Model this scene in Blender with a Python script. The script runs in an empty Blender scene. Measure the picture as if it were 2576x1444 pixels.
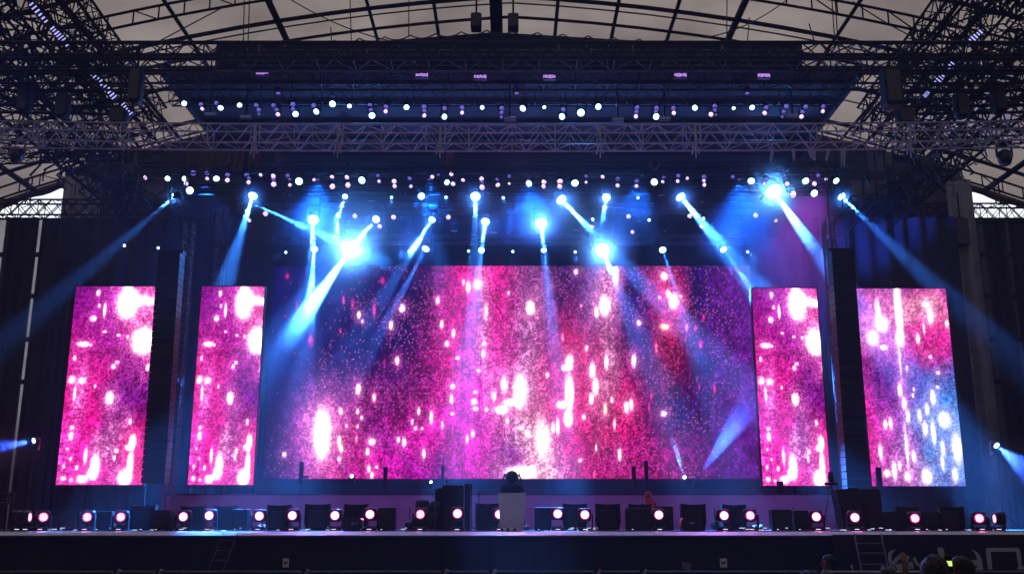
import bpy, bmesh, math, random
import numpy as np
from mathutils import Vector, Matrix
random.seed(7); rng = np.random.default_rng(7)
S = bpy.context.scene
C = S.collection
# ------------------------------------------------------------------ camera
F, CX, CY = 2489.0, 1288.0, 722.0          # focal length and centre, in the units of the survey below
PITCH = math.radians(13.3); CZ = 2.05
cam = bpy.data.cameras.new('camera'); co = bpy.data.objects.new('camera', cam); C.objects.link(co); S.camera = co
cam.sensor_width = 36; cam.lens = 36 * F / 2576; cam.clip_end = 3000
co.location = (0, 0, CZ); co.rotation_euler = (math.pi / 2 + PITCH, 0, 0)
# ------------------------------------------------------------------ world: overcast sky outside the tent
W = bpy.data.worlds.new('World'); S.world = W; W.use_nodes = True
wn = W.node_tree; bg = wn.nodes['Background']
sky = wn.nodes.new('ShaderNodeTexSky'); sky.sky_type = 'NISHITA'; sky.sun_disc = False
sky.sun_elevation = math.radians(50); sky.sun_rotation = math.radians(180); sky.dust_density = 8; sky.air_density = 1.0
mixw = wn.nodes.new('ShaderNodeMix'); mixw.data_type = 'RGBA'; mixw.inputs[0].default_value = 0.93
wn.links.new(sky.outputs[0], mixw.inputs[6]); mixw.inputs[7].default_value = (16, 16.5, 17.6, 1)
wn.links.new(mixw.outputs[2], bg.inputs[0]); bg.inputs[1].default_value = 0.092
W.cycles.sampling_method = 'NONE'
S.view_settings.view_transform = 'Standard'; S.view_settings.look = 'None'; S.view_settings.exposure = 0; S.view_settings.gamma = 1
cy = S.cycles
cy.use_denoising = True; cy.max_bounces = 5; cy.diffuse_bounces = 2; cy.glossy_bounces = 2; cy.transmission_bounces = 3
cy.volume_bounces = 0; cy.transparent_max_bounces = 8; cy.use_adaptive_sampling = False
cy.use_light_tree = True; cy.caustics_reflective = False; cy.caustics_refractive = False
cy.sample_clamp_indirect = 4

SP, CP = math.sin(PITCH), math.cos(PITCH)
def at(px, py, Y):
    x = (px - CX) / F; y = (CY - py) / F
    d = Vector((x, CP - y * SP, SP + y * CP))
    return Vector((0, 0, CZ)) + d * (Y / d.y)
def mpp(py, Y):
    return Y / (CP - (CY - py) / F * SP) / F

# ------------------------------------------------------------------ materials
def mat(name, col, rough=.6, metal=0, em=None, es=0, noise=0, nscale=4, spec=.5, bump=0, bscale=40, trans=0):
    m = bpy.data.materials.new(name); m.use_nodes = True; n = m.node_tree; b = n.nodes['Principled BSDF']
    b.inputs['Base Color'].default_value = (*col, 1); b.inputs['Roughness'].default_value = rough
    b.inputs['Metallic'].default_value = metal; b.inputs['Specular IOR Level'].default_value = spec
    if noise:
        t = n.nodes.new('ShaderNodeTexNoise'); t.inputs['Scale'].default_value = nscale; t.inputs['Detail'].default_value = 5
        tc = n.nodes.new('ShaderNodeTexCoord'); n.links.new(tc.outputs['Object'], t.inputs['Vector'])
        r = n.nodes.new('ShaderNodeMapRange'); r.inputs[1].default_value = .3; r.inputs[2].default_value = .7
        r.inputs[3].default_value = 1 - noise; r.inputs[4].default_value = 1 + noise
        n.links.new(t.outputs['Fac'], r.inputs[0])
        mx = n.nodes.new('ShaderNodeVectorMath'); mx.operation = 'SCALE'; mx.inputs[0].default_value = col
        n.links.new(r.outputs[0], mx.inputs['Scale']); n.links.new(mx.outputs[0], b.inputs['Base Color'])
    if bump:
        t2 = n.nodes.new('ShaderNodeTexNoise'); t2.inputs['Scale'].default_value = bscale
        bp = n.nodes.new('ShaderNodeBump'); bp.inputs['Strength'].default_value = bump
        n.links.new(t2.outputs['Fac'], bp.inputs['Height']); n.links.new(bp.outputs[0], b.inputs['Normal'])
    if em:
        b.inputs['Emission Color'].default_value = (*em, 1); b.inputs['Emission Strength'].default_value = es
    return m
M = {}
M['black'] = mat('black_paint', (.011, .011, .014), .55, noise=.3, spec=.2)
M['black_gloss'] = mat('black_plastic', (.015, .015, .02), .3, noise=.2, nscale=9)
M['steel_dark'] = mat('dark_steel', (.009, .009, .012), .6, .0, noise=.3, spec=.2)
M['alu'] = mat('aluminium', (.33, .31, .36), .5, .15, noise=.25, nscale=3)
M['alu_dark'] = mat('dull_aluminium', (.10, .10, .12), .5, .3, noise=.25)
M['drape'] = mat('black_drape_cloth', (.03, .028, .036), .9, noise=.25, nscale=.8, bump=.2)
M['sheen'] = mat('silvery_curtain_cloth', (.30, .29, .33), .5, noise=.25, nscale=1.2, spec=.6)
M['backdrop'] = mat('navy_backdrop_cloth', (.04, .045, .07), .9, noise=.3, nscale=.6)
M['deck'] = mat('brightened_deck_edge', (.72, .70, .75), .38, noise=.18, nscale=1.5)  # front band paler than the floor, its lit look put into the colour
M['deck_dark'] = mat('black_stage_floor', (.05, .05, .06), .35, noise=.25, nscale=1.5)  # darkened so beams bounce less light off the floor
M['roof_dark'] = mat('black_roof_cloth', (.0045, .005, .009), .9, noise=.3, nscale=.6)
M['nosing'] = mat('pale_edge_trim', (.8, .78, .82), .35, .2, noise=.15)
M['skirt'] = mat('black_stage_skirt', (.006, .006, .010), .85, noise=.25, nscale=1)
M['riser'] = mat('matte_grey_riser', (.17, .165, .18), .75, noise=.12, nscale=1.2)
M['plinth'] = mat('pale_plinth_cloth', (.55, .55, .57), .8, noise=.08, nscale=5)
M['cable'] = mat('black_cable', (.015, .015, .018), .4)
M['ink'] = mat('faded_white_print', (.42, .46, .55), .8, noise=.15, nscale=6)
M['card'] = mat('white_paper', (.7, .7, .72), .8)
M['card_ink'] = mat('dark_red_print', (.08, .03, .03), .8)
M['ground'] = mat('asphalt', (.045, .045, .048), .9, noise=.3, nscale=.5)
M['red_cloth'] = mat('red_headscarf_cloth', (.75, .04, .10), .8, noise=.15, nscale=12)
M['skin'] = mat('skin', (.17, .10, .075), .55)
M['hair'] = mat('dark_hair', (.012, .009, .008), .5, noise=.3, nscale=30)
M['cloth_dark'] = mat('dark_clothes', (.02, .02, .028), .9, noise=.3, nscale=10)
M['chrome'] = mat('chrome', (.75, .75, .78), .15, 1)
M['rig_pink'] = mat('pale_rigging_strap', (.5, .42, .46), .7)
M['brown'] = mat('brown_cloth', (.12, .08, .07), .9, noise=.2)
M['leaf'] = mat('foliage', (.06, .085, .05), .8, noise=.4, nscale=2)
M['bark'] = mat('bark', (.09, .07, .05), .9, noise=.3)
M['wall_grey'] = mat('grey_facade', (.035, .035, .04), .9, noise=.35, nscale=1.5)
def emis(name, col, s):
    m = bpy.data.materials.new(name); m.use_nodes = True; n = m.node_tree; n.nodes.clear()
    o = n.nodes.new('ShaderNodeOutputMaterial'); e = n.nodes.new('ShaderNodeEmission')
    e.inputs[0].default_value = (*col, 1); e.inputs[1].default_value = s; n.links.new(e.outputs[0], o.inputs[0]); return m
M['lens_blue'] = emis('blue_white_lens', (.35, .7, 1), 9)

M['lens_mag'] = emis('magenta_white_lens', (1, .50, .88), 3.2)
M['ring_mag'] = emis('magenta_lens_glow', (.62, .01, .20), .75)  # glow round the floor lamp lenses, put in as a dimmer emissive ring
M['ring_vio'] = emis('violet_lens_rim', (.16, .10, .9), 1.0)
M['lens_dim'] = emis('dim_violet_lens', (.14, .10, .42), 1)
M['strobe'] = emis('violet_strobe_tube', (.62, .30, 1), 1.1)
M['strobe_dim'] = emis('dim_strobe_tube', (.05, .05, .10), 1)
M['batten'] = emis('cool_white_led', (.42, .42, 1), 1.3)
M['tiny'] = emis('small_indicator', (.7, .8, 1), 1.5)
M['tiny_red'] = emis('small_red_indicator', (1, .05, .25), 1)
M['phone'] = emis('lit_phone_screen', (.75, 1, .25), 1.0)
def lens_cells(name, dark, bright, sc):
    m = bpy.data.materials.new(name); m.use_nodes = True; n = m.node_tree; n.nodes.clear()
    o = n.nodes.new('ShaderNodeOutputMaterial'); e = n.nodes.new('ShaderNodeEmission')
    tc = n.nodes.new('ShaderNodeTexCoord'); v = n.nodes.new('ShaderNodeTexVoronoi'); v.inputs['Scale'].default_value = sc
    v.inputs['Randomness'].default_value = .3
    r = n.nodes.new('ShaderNodeValToRGB'); r.color_ramp.elements[0].color = (*bright, 1); r.color_ramp.elements[1].color = (*dark, 1)
    r.color_ramp.elements[0].position = .25; r.color_ramp.elements[1].position = .6
    n.links.new(tc.outputs['Object'], v.inputs['Vector']); n.links.new(v.outputs['Distance'], r.inputs[0])
    n.links.new(r.outputs[0], e.inputs[0]); e.inputs[1].default_value = 1; n.links.new(e.outputs[0], o.inputs[0]); return m
M['lens_vio'] = lens_cells('violet_cell_lens', (.03, .02, .18), (.40, .30, 1.3), 22)
M['lens_pink'] = lens_cells('pinkish_cell_lens', (.75, .42, 1.1), (2.6, 2.0, 2.8), 18)
M['lens_cell'] = lens_cells('magenta_cell_lens', (1.1, .05, .35), (3, 1.8, 2.8), 26)
# tent membrane: daylight comes through it
mm = bpy.data.materials.new('tent_membrane'); mm.use_nodes = True; n = mm.node_tree; n.nodes.clear()
o = n.nodes.new('ShaderNodeOutputMaterial'); tr = n.nodes.new('ShaderNodeBsdfTranslucent'); df = n.nodes.new('ShaderNodeBsdfDiffuse'); ad = n.nodes.new('ShaderNodeAddShader')
tc = n.nodes.new('ShaderNodeTexCoord'); tx = n.nodes.new('ShaderNodeTexNoise'); tx.inputs['Scale'].default_value = .22; tx.inputs['Detail'].default_value = 4
rp = n.nodes.new('ShaderNodeValToRGB'); rp.color_ramp.elements[0].color = (.122, .098, .088, 1); rp.color_ramp.elements[1].color = (.225, .185, .162, 1)
rp.color_ramp.elements[0].position = .3; rp.color_ramp.elements[1].position = .7
n.links.new(tc.outputs['Object'], tx.inputs[0]); n.links.new(tx.outputs['Fac'], rp.inputs[0]); n.links.new(rp.outputs[0], tr.inputs[0])
df.inputs[0].default_value = (.12, .11, .11, 1)
n.links.new(tr.outputs[0], ad.inputs[0]); n.links.new(df.outputs[0], ad.inputs[1]); n.links.new(ad.outputs[0], o.inputs[0])
M['membrane'] = mm
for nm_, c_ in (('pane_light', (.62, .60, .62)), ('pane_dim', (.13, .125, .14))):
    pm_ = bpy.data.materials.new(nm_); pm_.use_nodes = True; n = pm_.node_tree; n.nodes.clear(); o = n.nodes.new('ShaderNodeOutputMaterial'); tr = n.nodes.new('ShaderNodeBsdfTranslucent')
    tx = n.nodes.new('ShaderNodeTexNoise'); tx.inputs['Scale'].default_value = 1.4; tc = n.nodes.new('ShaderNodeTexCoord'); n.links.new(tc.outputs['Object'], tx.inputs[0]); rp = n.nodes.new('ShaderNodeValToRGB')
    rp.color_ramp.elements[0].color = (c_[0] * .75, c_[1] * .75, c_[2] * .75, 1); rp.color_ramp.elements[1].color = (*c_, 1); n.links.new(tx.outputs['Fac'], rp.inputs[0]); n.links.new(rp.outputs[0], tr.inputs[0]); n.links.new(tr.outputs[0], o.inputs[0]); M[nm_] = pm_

# ------------------------------------------------------------------ helpers
class MB:
    def __init__(s): s.v = []; s.f = []
    def add(s, vs, fs):
        b = len(s.v); s.v += [tuple(v) for v in vs]; s.f += [tuple(b + i for i in f) for f in fs]; return s
    def box(s, lo, hi, m=None):
        x0, y0, z0 = lo; x1, y1, z1 = hi
        vs = [(x0,y0,z0),(x1,y0,z0),(x1,y1,z0),(x0,y1,z0),(x0,y0,z1),(x1,y0,z1),(x1,y1,z1),(x0,y1,z1)]
        if m is not None: vs = [m @ Vector(v) for v in vs]
        return s.add(vs, [(0,3,2,1),(4,5,6,7),(0,1,5,4),(1,2,6,5),(2,3,7,6),(3,0,4,7)])
    def rbox(s, lo, hi, r=.02, seg=2, m=None):      # box with rounded edges
        bm = bmesh.new(); bmesh.ops.create_cube(bm, size=1)
        for v in bm.verts:
            v.co = Vector([lo[i] + (v.co[i] + .5) * (hi[i] - lo[i]) for i in range(3)])
        bmesh.ops.bevel(bm, geom=list(bm.edges), offset=r, segments=seg, profile=.5, affect='EDGES')
        bm.verts.index_update()
        vs = [m @ v.co if m is not None else v.co.copy() for v in bm.verts]; fs = [[v.index for v in f.verts] for f in bm.faces]
        bm.free(); return s.add(vs, fs)
    def tube(s, p, q, r, n=6, r2=None, cap=True):
        p = Vector(p); q = Vector(q); d = q - p
        if d.length < 1e-6: return s
        r2 = r if r2 is None else r2
        z = d.normalized(); x = z.orthogonal().normalized(); y = z.cross(x)
        vs = []
        for c, rr in ((p, r), (q, r2)):
            for i in range(n):
                a = 2 * math.pi * i / n; vs.append(c + x * (rr * math.cos(a)) + y * (rr * math.sin(a)))
        fs = [(i, (i + 1) % n, n + (i + 1) % n, n + i) for i in range(n)]
        if cap: fs += [tuple(range(n - 1, -1, -1)), tuple(range(n, 2 * n))]
        return s.add(vs, fs)
    def path(s, pts, r, n=5):
        for a, b in zip(pts[:-1], pts[1:]): s.tube(a, b, r, n)
        return s
    def lathe(s, prof, n=20, m=None):               # prof: (r, z) round the z axis
        vs = []; fs = []
        for r, z in prof:
            for i in range(n):
                a = 2 * math.pi * i / n; v = Vector((r * math.cos(a), r * math.sin(a), z)); vs.append(m @ v if m is not None else v)
        for k in range(len(prof) - 1):
            for i in range(n):
                j = (i + 1) % n; fs.append((k*n+i, k*n+j, (k+1)*n+j, (k+1)*n+i))
        fs.append(tuple(range(n - 1, -1, -1))); fs.append(tuple((len(prof)-1)*n + i for i in range(n)))
        return s.add(vs, fs)
    def prism(s, pts, d, n=None):                   # closed outline extruded by vector d
        k = len(pts); pts = [Vector(p) for p in pts]; d = Vector(d)
        vs = pts + [p + d for p in pts]
        return s.add(vs, [tuple(range(k)), tuple(range(2*k - 1, k - 1, -1))] + [(i, k+i, k+(i+1)%k, (i+1)%k) for i in range(k)])
    def build(s, name, m, parent=None, loc=None, smooth=False, rot=None):
        me = bpy.data.meshes.new(name); me.from_pydata(s.v, [], s.f)
        bm = bmesh.new(); bm.from_mesh(me); bmesh.ops.recalc_face_normals(bm, faces=bm.faces); bm.to_mesh(me); bm.free()
        ob = bpy.data.objects.new(name, me); C.objects.link(ob); me.materials.append(M[m] if isinstance(m, str) else m)
        if parent is not None: ob.parent = parent
        if loc is not None: ob.location = loc
        if rot is not None: ob.rotation_euler = rot
        if smooth:
            for p in me.polygons: p.use_smooth = True
        return ob
def tag(o, label=None, cat=None, group=None, kind=None):
    if label: o['label'] = label
    if cat: o['category'] = cat
    if group: o['group'] = group
    if kind: o['kind'] = kind
    return o
def thing(name, label, cat, loc=(0,0,0), group=None, rz=0):
    o = bpy.data.objects.new(name, None); C.objects.link(o); o.empty_display_size = .2
    o.location = loc; o.rotation_euler = (0, 0, rz); return tag(o, label, cat, group)
KIDS = {}
def copy_tree(src, loc=None, label=None, group=None):
    def rec(o, par):
        c = o.copy(); C.objects.link(c)
        if par is not None: c.parent = par
        for ch in [x for x in o.children if x.type == 'MESH' or x.type == 'EMPTY']: rec(ch, c)
        return c
    r = rec(src, None)
    if loc is not None: r.location = loc
    if label: r['label'] = label
    if group: r['group'] = group
    return r
ONES = 'zeroth first second third fourth fifth sixth seventh eighth ninth tenth eleventh twelfth thirteenth fourteenth fifteenth sixteenth seventeenth eighteenth nineteenth'.split()
TENS = {2: 'twenty', 3: 'thirty', 4: 'forty', 5: 'fifty', 6: 'sixty', 7: 'seventy', 8: 'eighty'}
TENTH = {2: 'twentieth', 3: 'thirtieth', 4: 'fortieth', 5: 'fiftieth', 6: 'sixtieth', 7: 'seventieth', 8: 'eightieth'}
def nth(k):
    return ONES[k] if k < 20 else (TENTH[k // 10] if k % 10 == 0 else TENS[k // 10] + '-' + ONES[k % 10])
def light(kind, p, q, power, col, parent=None, ang=20, blend=.5, size=.05):
    l = bpy.data.lights.new('light_source', kind); l.energy = power; l.color = col; l.shadow_soft_size = size
    if kind == 'SPOT': l.spot_size = math.radians(ang); l.spot_blend = blend
    ob = bpy.data.objects.new('light_source', l); C.objects.link(ob); ob.location = p
    if q is not None: ob.rotation_euler = (Vector(q) - Vector(p)).to_track_quat('-Z', 'Y').to_euler()
    return ob

# ------------------------------------------------------------------ setting: ground, haze
ZD = at(1288, 1338, 25).z                       # stage deck height
g = MB(); g.box((-400, -200, -.3), (400, 900, 0)); tag(g.build('ground', 'ground'), kind='structure')
hb = MB(); hb.box((-45, -30, -1.3), (45, 70, 27))
hm = bpy.data.materials.new('haze_air'); hm.use_nodes = True; n = hm.node_tree; n.nodes.clear()
o = n.nodes.new('ShaderNodeOutputMaterial'); v = n.nodes.new('ShaderNodeVolumePrincipled')
v.inputs['Density'].default_value = .0021; v.inputs['Anisotropy'].default_value = .2; v.inputs['Color'].default_value = (.92, .92, .95, 1)
n.links.new(v.outputs[0], o.inputs['Volume'])
tag(hb.build('haze', hm), kind='stuff')

# ------------------------------------------------------------------ the big tent
HX = -.05; RX = -.7
def roof_z(x):
    d = abs(x - HX); return 24.45 - .06 * d - .0058 * d * d
XW = 33
tent = thing('event_tent', 'large tent hall with grey-brown membrane roof over the whole stage', 'tent', (0, 0, 0))
xs = np.linspace(HX - XW, HX + XW, 67); ys = np.linspace(-28, 50, 53)
m_ = MB()
for j, y in enumerate(ys):
    for i, x in enumerate(xs):
        bay = (y % 3.9) / 3.9; m_.v.append((x, y, roof_z(x) + .05 - .10 * math.sin(math.pi * bay) * (1 if 0 < i < 66 else 0)))
for j in range(52):
    for i in range(66):
        a = j * 67 + i; m_.f.append((a, a + 1, a + 68, a + 67))
m_.build('roof_fabric', 'membrane', tent, smooth=True)
zw = roof_z(HX + XW)
w_ = MB()
w_.box((HX - XW - .1, -28, 0), (HX - XW, 50, zw + .1)); w_.build('side_wall', 'drape', tent)
w_ = MB(); w_.box((HX + XW, -28, 0), (HX + XW + .1, 50, zw + .1)); w_.build('side_wall', 'drape', tent)
w_ = MB(); w_.box((HX - XW, -28.2, 0), (HX + XW, -28, 25)); w_.build('end_wall', 'drape', tent)
# ribs along the hall, below the membrane, and purlins across it
ribx = [-29.5, -25.2, -21.0, -17.3, -13.9, -10.1, -6.2, -3.4, 2.0, 4.6, 7.1, 9.7, 13.9, 17.2, 20.6, 25.0, 29.4]
for i, x in enumerate(ribx):
    r = .15 if abs(abs(x) - 10) < .6 or abs(x) > 20 else .085
    MB().tube((x, 8, roof_z(x) - .25), (x, 50, roof_z(x) - .25), r, 6).build('rib', 'steel_dark', tent)
b = MB(); b.box((RX - .27, 5, roof_z(RX) - .75), (RX + .27, 50, roof_z(RX) - .15)); b.build('ridge_beam', 'steel_dark', tent)
def arch_pts(y, dz, n=34, x0=-XW, x1=XW):
    return [Vector((HX + x0 + (x1 - x0) * i / n, y, roof_z(HX + x0 + (x1 - x0) * i / n) + dz)) for i in range(n + 1)]
for y in (31.5, 34.3, 38.6, 40.4, 42.6, 46.5, 49.7):
    MB().path(arch_pts(y, -.42), .095 if y != 40.4 else .07, 6).build('purlin', 'steel_dark', tent)
for y in (39.7, 44.5):                           # light seams
    MB().path(arch_pts(y, -.12), .035, 4).build('seam_cable', 'steel_dark', tent)
for y in (35.8, 47.8):                           # lattice arches
    a = arch_pts(y, -.45, 66); c = arch_pts(y, -1.05, 66)
    L = MB(); L.path(a, .06, 5); L.path(c, .06, 5)
    for i in range(66):
        L.tube(a[i], c[i], .035, 4); 
        if i % 3 == 0: L.tube(a[i], c[i + 1], .03, 4)
    L.build('lattice_arch', 'steel_dark', tent)
# cables under the membrane
def catenary(p, q, sag, n=14):
    p = Vector(p); q = Vector(q)
    return [p.lerp(q, t / n) - Vector((0, 0, sag * 4 * (t / n) * (1 - t / n))) for t in range(n + 1)]
cb = MB()
for (x0, y0, x1, y1, Y, sg) in ((700, -20, 1000, 108, 36, .3), (400, 105, 560, 20, 34, .0), (880, -20, 884, 110, 36, 0), (832, 70, 834, 110, 35, 0), (615, -10, 612, 110, 36, 0), (628, -10, 624, 110, 36, 0),
        (2005, -20, 1770, 96, 36, .35), (1829, -10, 1828, 110, 36, 0), (2145, 5, 2330, 110, 36, .1), (2092, -10, 2100, 108, 36, 0), (2100, -10, 2108, 108, 36, 0), (1885, 45, 1880, 110, 35, 0), (2035, 60, 2050, 110, 35, 0), (1029, -10, 1028, 95, 36, 0)):
    cb = MB(); cb.path(catenary(at(x0, y0, Y), at(x1, y1, Y), sg), .025, 4); cb.build('stay_cable', 'cable', tent)
# scalloped rope along the canopy edge
sc_ = MB()
for i in range(14):
    x0 = 840 + i * 64; x1 = x0 + 64
    f = lambda x: 103 - 27 * max(0, 1 - abs(x - 1243) / 420)
    sc_.path(catenary(at(x0, f(x0), 28), at(x1, f(x1), 28), .13, 8), .022, 4)
sc_.build('edge_rope', 'cable', tent)

# ------------------------------------------------------------------ trusses
def truss(name, label, p0, p1, w, h, bay, r, rl, m, sag=0, x2=1, group=None, cross=False, jit=0):
    p0 = Vector(p0); p1 = Vector(p1); L = (p1 - p0).length; a = (p1 - p0).normalized()
    t = thing(name, label, 'truss', p0, group)
    side = a.cross(Vector((0, 0, 1)));
    if side.length < .05: side = Vector((0, 1, 0)).cross(a)
    side.normalize(); up = side.cross(a).normalized()
    nb = max(2, int(L / bay))
    def P(k, i, j):
        f = k / nb; return a * (L * f) + side * (w / 2 * i) + up * (h / 2 * j) - Vector((0, 0, sag * 4 * f * (1 - f)))
    for i in (-1, 1):
        for j in (-1, 1):
            if sag: MB().path([P(k, i, j) for k in range(0, nb + 1, 2)] + [P(nb, i, j)], r, 6).build('chord', m, t)
            else: MB().tube(P(0, i, j), P(nb, i, j), r, 6).build('chord', m, t)
    lc = MB()
    R = random.Random(hash(name) % 1000 + int(L * 10))
    for k in range(nb):
        s = 1 if k % 2 else -1
        k1 = k + 1
        for i in (-1, 1):
            lc.tube(P(k, i, s), P(k1, i, -s), rl, 4, cap=False)
            if cross: lc.tube(P(k, i, -s), P(k1, i, s), rl, 4, cap=False)
        for j in (-1, 1):
            lc.tube(P(k, s, j), P(k1, -s, j), rl, 4, cap=False)
        if x2 and k % x2 == 0:
            for i in (-1, 1): lc.tube(P(k, i, -1), P(k, i, 1), rl, 4, cap=False)
            for j in (-1, 1): lc.tube(P(k, -1, j), P(k, 1, j), rl, 4, cap=False)
        if jit and R.random() < jit:
            q = [P(k + R.random() * 2 - .5, R.uniform(-1, 1), R.uniform(-1.2, 1.2)) for _ in range(3)]
            lc.path(q, rl * .8, 4)
    lc.build('lacing', m, t)
    return t, P, nb
# the silver front truss
zt = at(1288, 312, 27).z; zb = at(1288, 359, 27).z; hh = zt - zb
ft, FP, fnb = truss('front_truss', 'silver aluminium box truss spanning the whole stage opening, lit violet', (-16.5, 27.35, (zt + zb) / 2 + .12), (16.5, 27.35, (zt + zb) / 2 + .12), .62, hh, .42, .026, .013, 'alu', sag=.13, x2=3, cross=False, jit=.35)
for px in (-5, 640, 850, 1107, 1510, 1750, 2290):
    x = at(px, 335, 27).x
    p = Vector((x + 16.5, 0, -.13)); c = MB(); c.box((p.x - .035, -.335, p.z - hh/2 - .02), (p.x + .035, -.305, p.z + hh/2 + .02)); c.box((p.x+.12, -.33, p.z - hh/2 - .02), (p.x + .16, -.30, p.z + hh/2 + .02)); c.build('coupler_plate', 'alu', ft)
    c = MB(); c.tube((p.x - .05, -.25, p.z - hh/2), (p.x - .11, -.25, p.z - hh/2 - .3), .02); c.tube((p.x + .03, -.25, p.z - hh/2), (p.x + .09, -.25, p.z - hh/2 - .28), .02); c.tube((p.x, -.25, p.z - hh/2), (p.x, -.25, p.z - hh/2 - .42), .018); c.build('hoist_clamp', 'rig_pink', ft)
# the black header truss above
z1 = at(1288, 104, 27).z; z0 = at(1288, 145, 27).z
truss('header_truss', 'wide black box truss running straight across above the stage roof', (-17, 27.5, (z1 + z0) / 2), (17, 27.5, (z1 + z0) / 2), .8, z1 - z0, .55, .06, .024, 'steel_dark', x2=2, cross=True, jit=.5)
truss('header_truss', 'second black box truss just behind and under the wide header truss', (-17, 28.9, (z1 + z0) / 2 - .05), (17, 28.9, (z1 + z0) / 2 - .05), .5, .55, .5, .04, .02, 'steel_dark', x2=2, jit=.3)
# side structures, built for the screen side (house) and the banner side
def mx(x): return 2576 - x
DIAG = [  # name, label, A(px,py,Y), B(px,py,Y), w, h, bay, r, rl
  ('slanting_truss', 'thick black slanting truss carrying a cool white led batten', (10, -75, 30.6), (400, 365, 39.5), 1.0, .9, .8, .06, .03),
  ('slanting_truss', 'thin black slanting truss beside the battened one, nearer the arch ribs', (150, -60, 30.2), (400, 290, 38), .5, .7, .7, .05, .025),
  ('slanting_truss', 'lower black slanting truss descending past the tent eave to the curtains', (-70, 175, 31), (360, 545, 41), .95, .8, .7, .06, .03),
  ('slanting_truss', 'inner black slanting truss above the lower one, behind hanging speakers', (-60, 20, 30), (310, 400, 38), .7, .6, .7, .05, .026),
  ('slanting_truss', 'short black slanting truss dropping towards the lattice tower', (300, 455, 38.5), (545, 625, 42), .5, .45, .45, .035, .018),
  ('catwalk_truss', 'black level catwalk truss above the side curtain', (-30, 527, 45), (440, 527, 45), .7, .75, .62, .045, .024),
  ('side_truss', 'black level truss below the header truss beside the stage roof', (-40, 255, 30), (345, 262, 30), .6, .5, .5, .05, .022),
  ('side_truss', 'black cluttered truss level with the silver truss end', (-40, 330, 29), (330, 345, 29), .7, .5, .4, .03, .018),
  ('side_truss', 'black level truss just under the silver truss end', (-40, 395, 31), (300, 385, 31), .5, .35, .4, .03, .018)]
for k, (nm, lb, A, B, w, h, bay, r, rl) in enumerate(DIAG):
    for s in (0, 1):
        a = at(mx(A[0]) if s else A[0], A[1], A[2]); b_ = at(mx(B[0]) if s else B[0], B[1], B[2])
        if k == 8 and s: continue
        if k == 5 and s: a.y = b_.y = 45.6
        truss(nm, lb + (', on the banner side' if s else ', on the wall-card side'), a, b_, w, h, bay, r, rl, 'steel_dark', x2=2, cross=True, jit=.9)
# fine web of rigging steel and cables in the upper corners: one bundle each side
for s in (0, 1):
    R = random.Random(5 + s); nb = MB()
    for i in range(230):
        t = R.random(); cx_ = -20 + 330 * t + R.uniform(-60, 60); cy_ = -20 + 320 * t + R.uniform(-120, 90); Y = 30.0 + 8 * t + R.uniform(-1, 1)
        a = at(cx_, cy_, Y); d = Vector((R.uniform(-1, 1), R.uniform(-1, 1), R.uniform(-1, 1))) * .9
        pts = [a, a + d, a + d + Vector((R.uniform(-1, 1), R.uniform(-.6, .6), R.uniform(-1, .4))) * .7]
        if s: pts = [Vector((-p.x, p.y, p.z)) for p in pts]
        nb.path(pts, R.choice((.02, .03, .045)), 4)
    tag(nb.build('rigging_bundle', 'steel_dark'), 'dense tangle of rigging steel and cables in the upper corner, ' + ('banner side' if s else 'wall-card side'), 'rigging', kind='stuff')
    nb = MB()
    for i in range(120):
        t = R.random(); cx_ = 120 + 260 * t + R.uniform(-50, 70); cy_ = 380 + 150 * t + R.uniform(-50, 25); Y = 30 + 6 * t
        a = at(cx_, cy_, Y); d = Vector((R.uniform(-1, 1), R.uniform(-.5, .5), R.uniform(-1, 1))) * .5
        pts = [a, a + d, a + d + Vector((R.uniform(-1, 1), 0, R.uniform(-1, .2))) * .4]
        if s: pts = [Vector((-p.x, p.y, p.z)) for p in pts]
        nb.path(pts, R.choice((.015, .025, .035)), 4)
    tag(nb.build('rigging_bundle', 'steel_dark'), 'tangle of cables and clamps hanging over the side curtain, ' + ('banner side' if s else 'wall-card side'), 'rigging', kind='stuff')

# led battens on the slanting trusses
def batten(x0, y0, x1, y1, Y0, Y1, label, n, s=1.0):
    a = at(x0, y0, Y0); b_ = at(x1, y1, Y1); t = thing('led_batten', label, 'light', a, 'cool white led battens')
    d = b_ - a; L = d.length; z = d.normalized(); x = z.cross(Vector((0, 1, 0))).normalized(); y = z.cross(x)
    m = Matrix((x, y, z)).transposed().to_4x4()
    MB().box((-.13, .0, 0), (.13, .12, L), m).build('housing', 'black', t)
    e = MB()
    for i in range(n):
        c = L * (i + .5) / n; hw = random.uniform(.06, .11); e.box((-hw, -.012, c - L / n * .22), (hw, .0, c + L / n * random.uniform(.05, .22)), m)
        e.box((-hw, -.012 , c - L / n * .32), (hw, .0, c + L / n * random.uniform(.1, .32)), m) if False else None
    o_ = e.build('led_strip', 'batten', t)
    # keep the lit side towards the hall
    if y.y < 0: t.rotation_mode = 'QUATERNION'; t.rotation_quaternion = Matrix.Rotation(math.pi, 3, z).to_quaternion()
batten(76, 8, 120, 60, 29.32, 29.36, 'dim cool white led batten high up in the corner, card side end', 6)
batten(129, 69, 173, 117, 29.32, 29.36, 'brightest cool white led batten crossing the header truss', 8)
batten(225, 177, 291, 249, 29.32, 29.36, 'long cool white led batten under the header truss on the card side', 11)
batten(305, 262, 330, 291, 29.32, 29.36, 'short bluish led batten at the lower end of the slanting truss', 5)
batten(2400, 159, 2353, 212, 29.32, 29.36, 'blue-violet led batten under the header truss on the banner side', 9)
batten(2336, 231, 2324, 245, 29.32, 29.36, 'tiny blue led batten end on the banner side slanting truss', 4)
batten(2470, 78, 2432, 112, 29.32, 29.36, 'faint led batten above the header truss on the banner side', 6)

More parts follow.
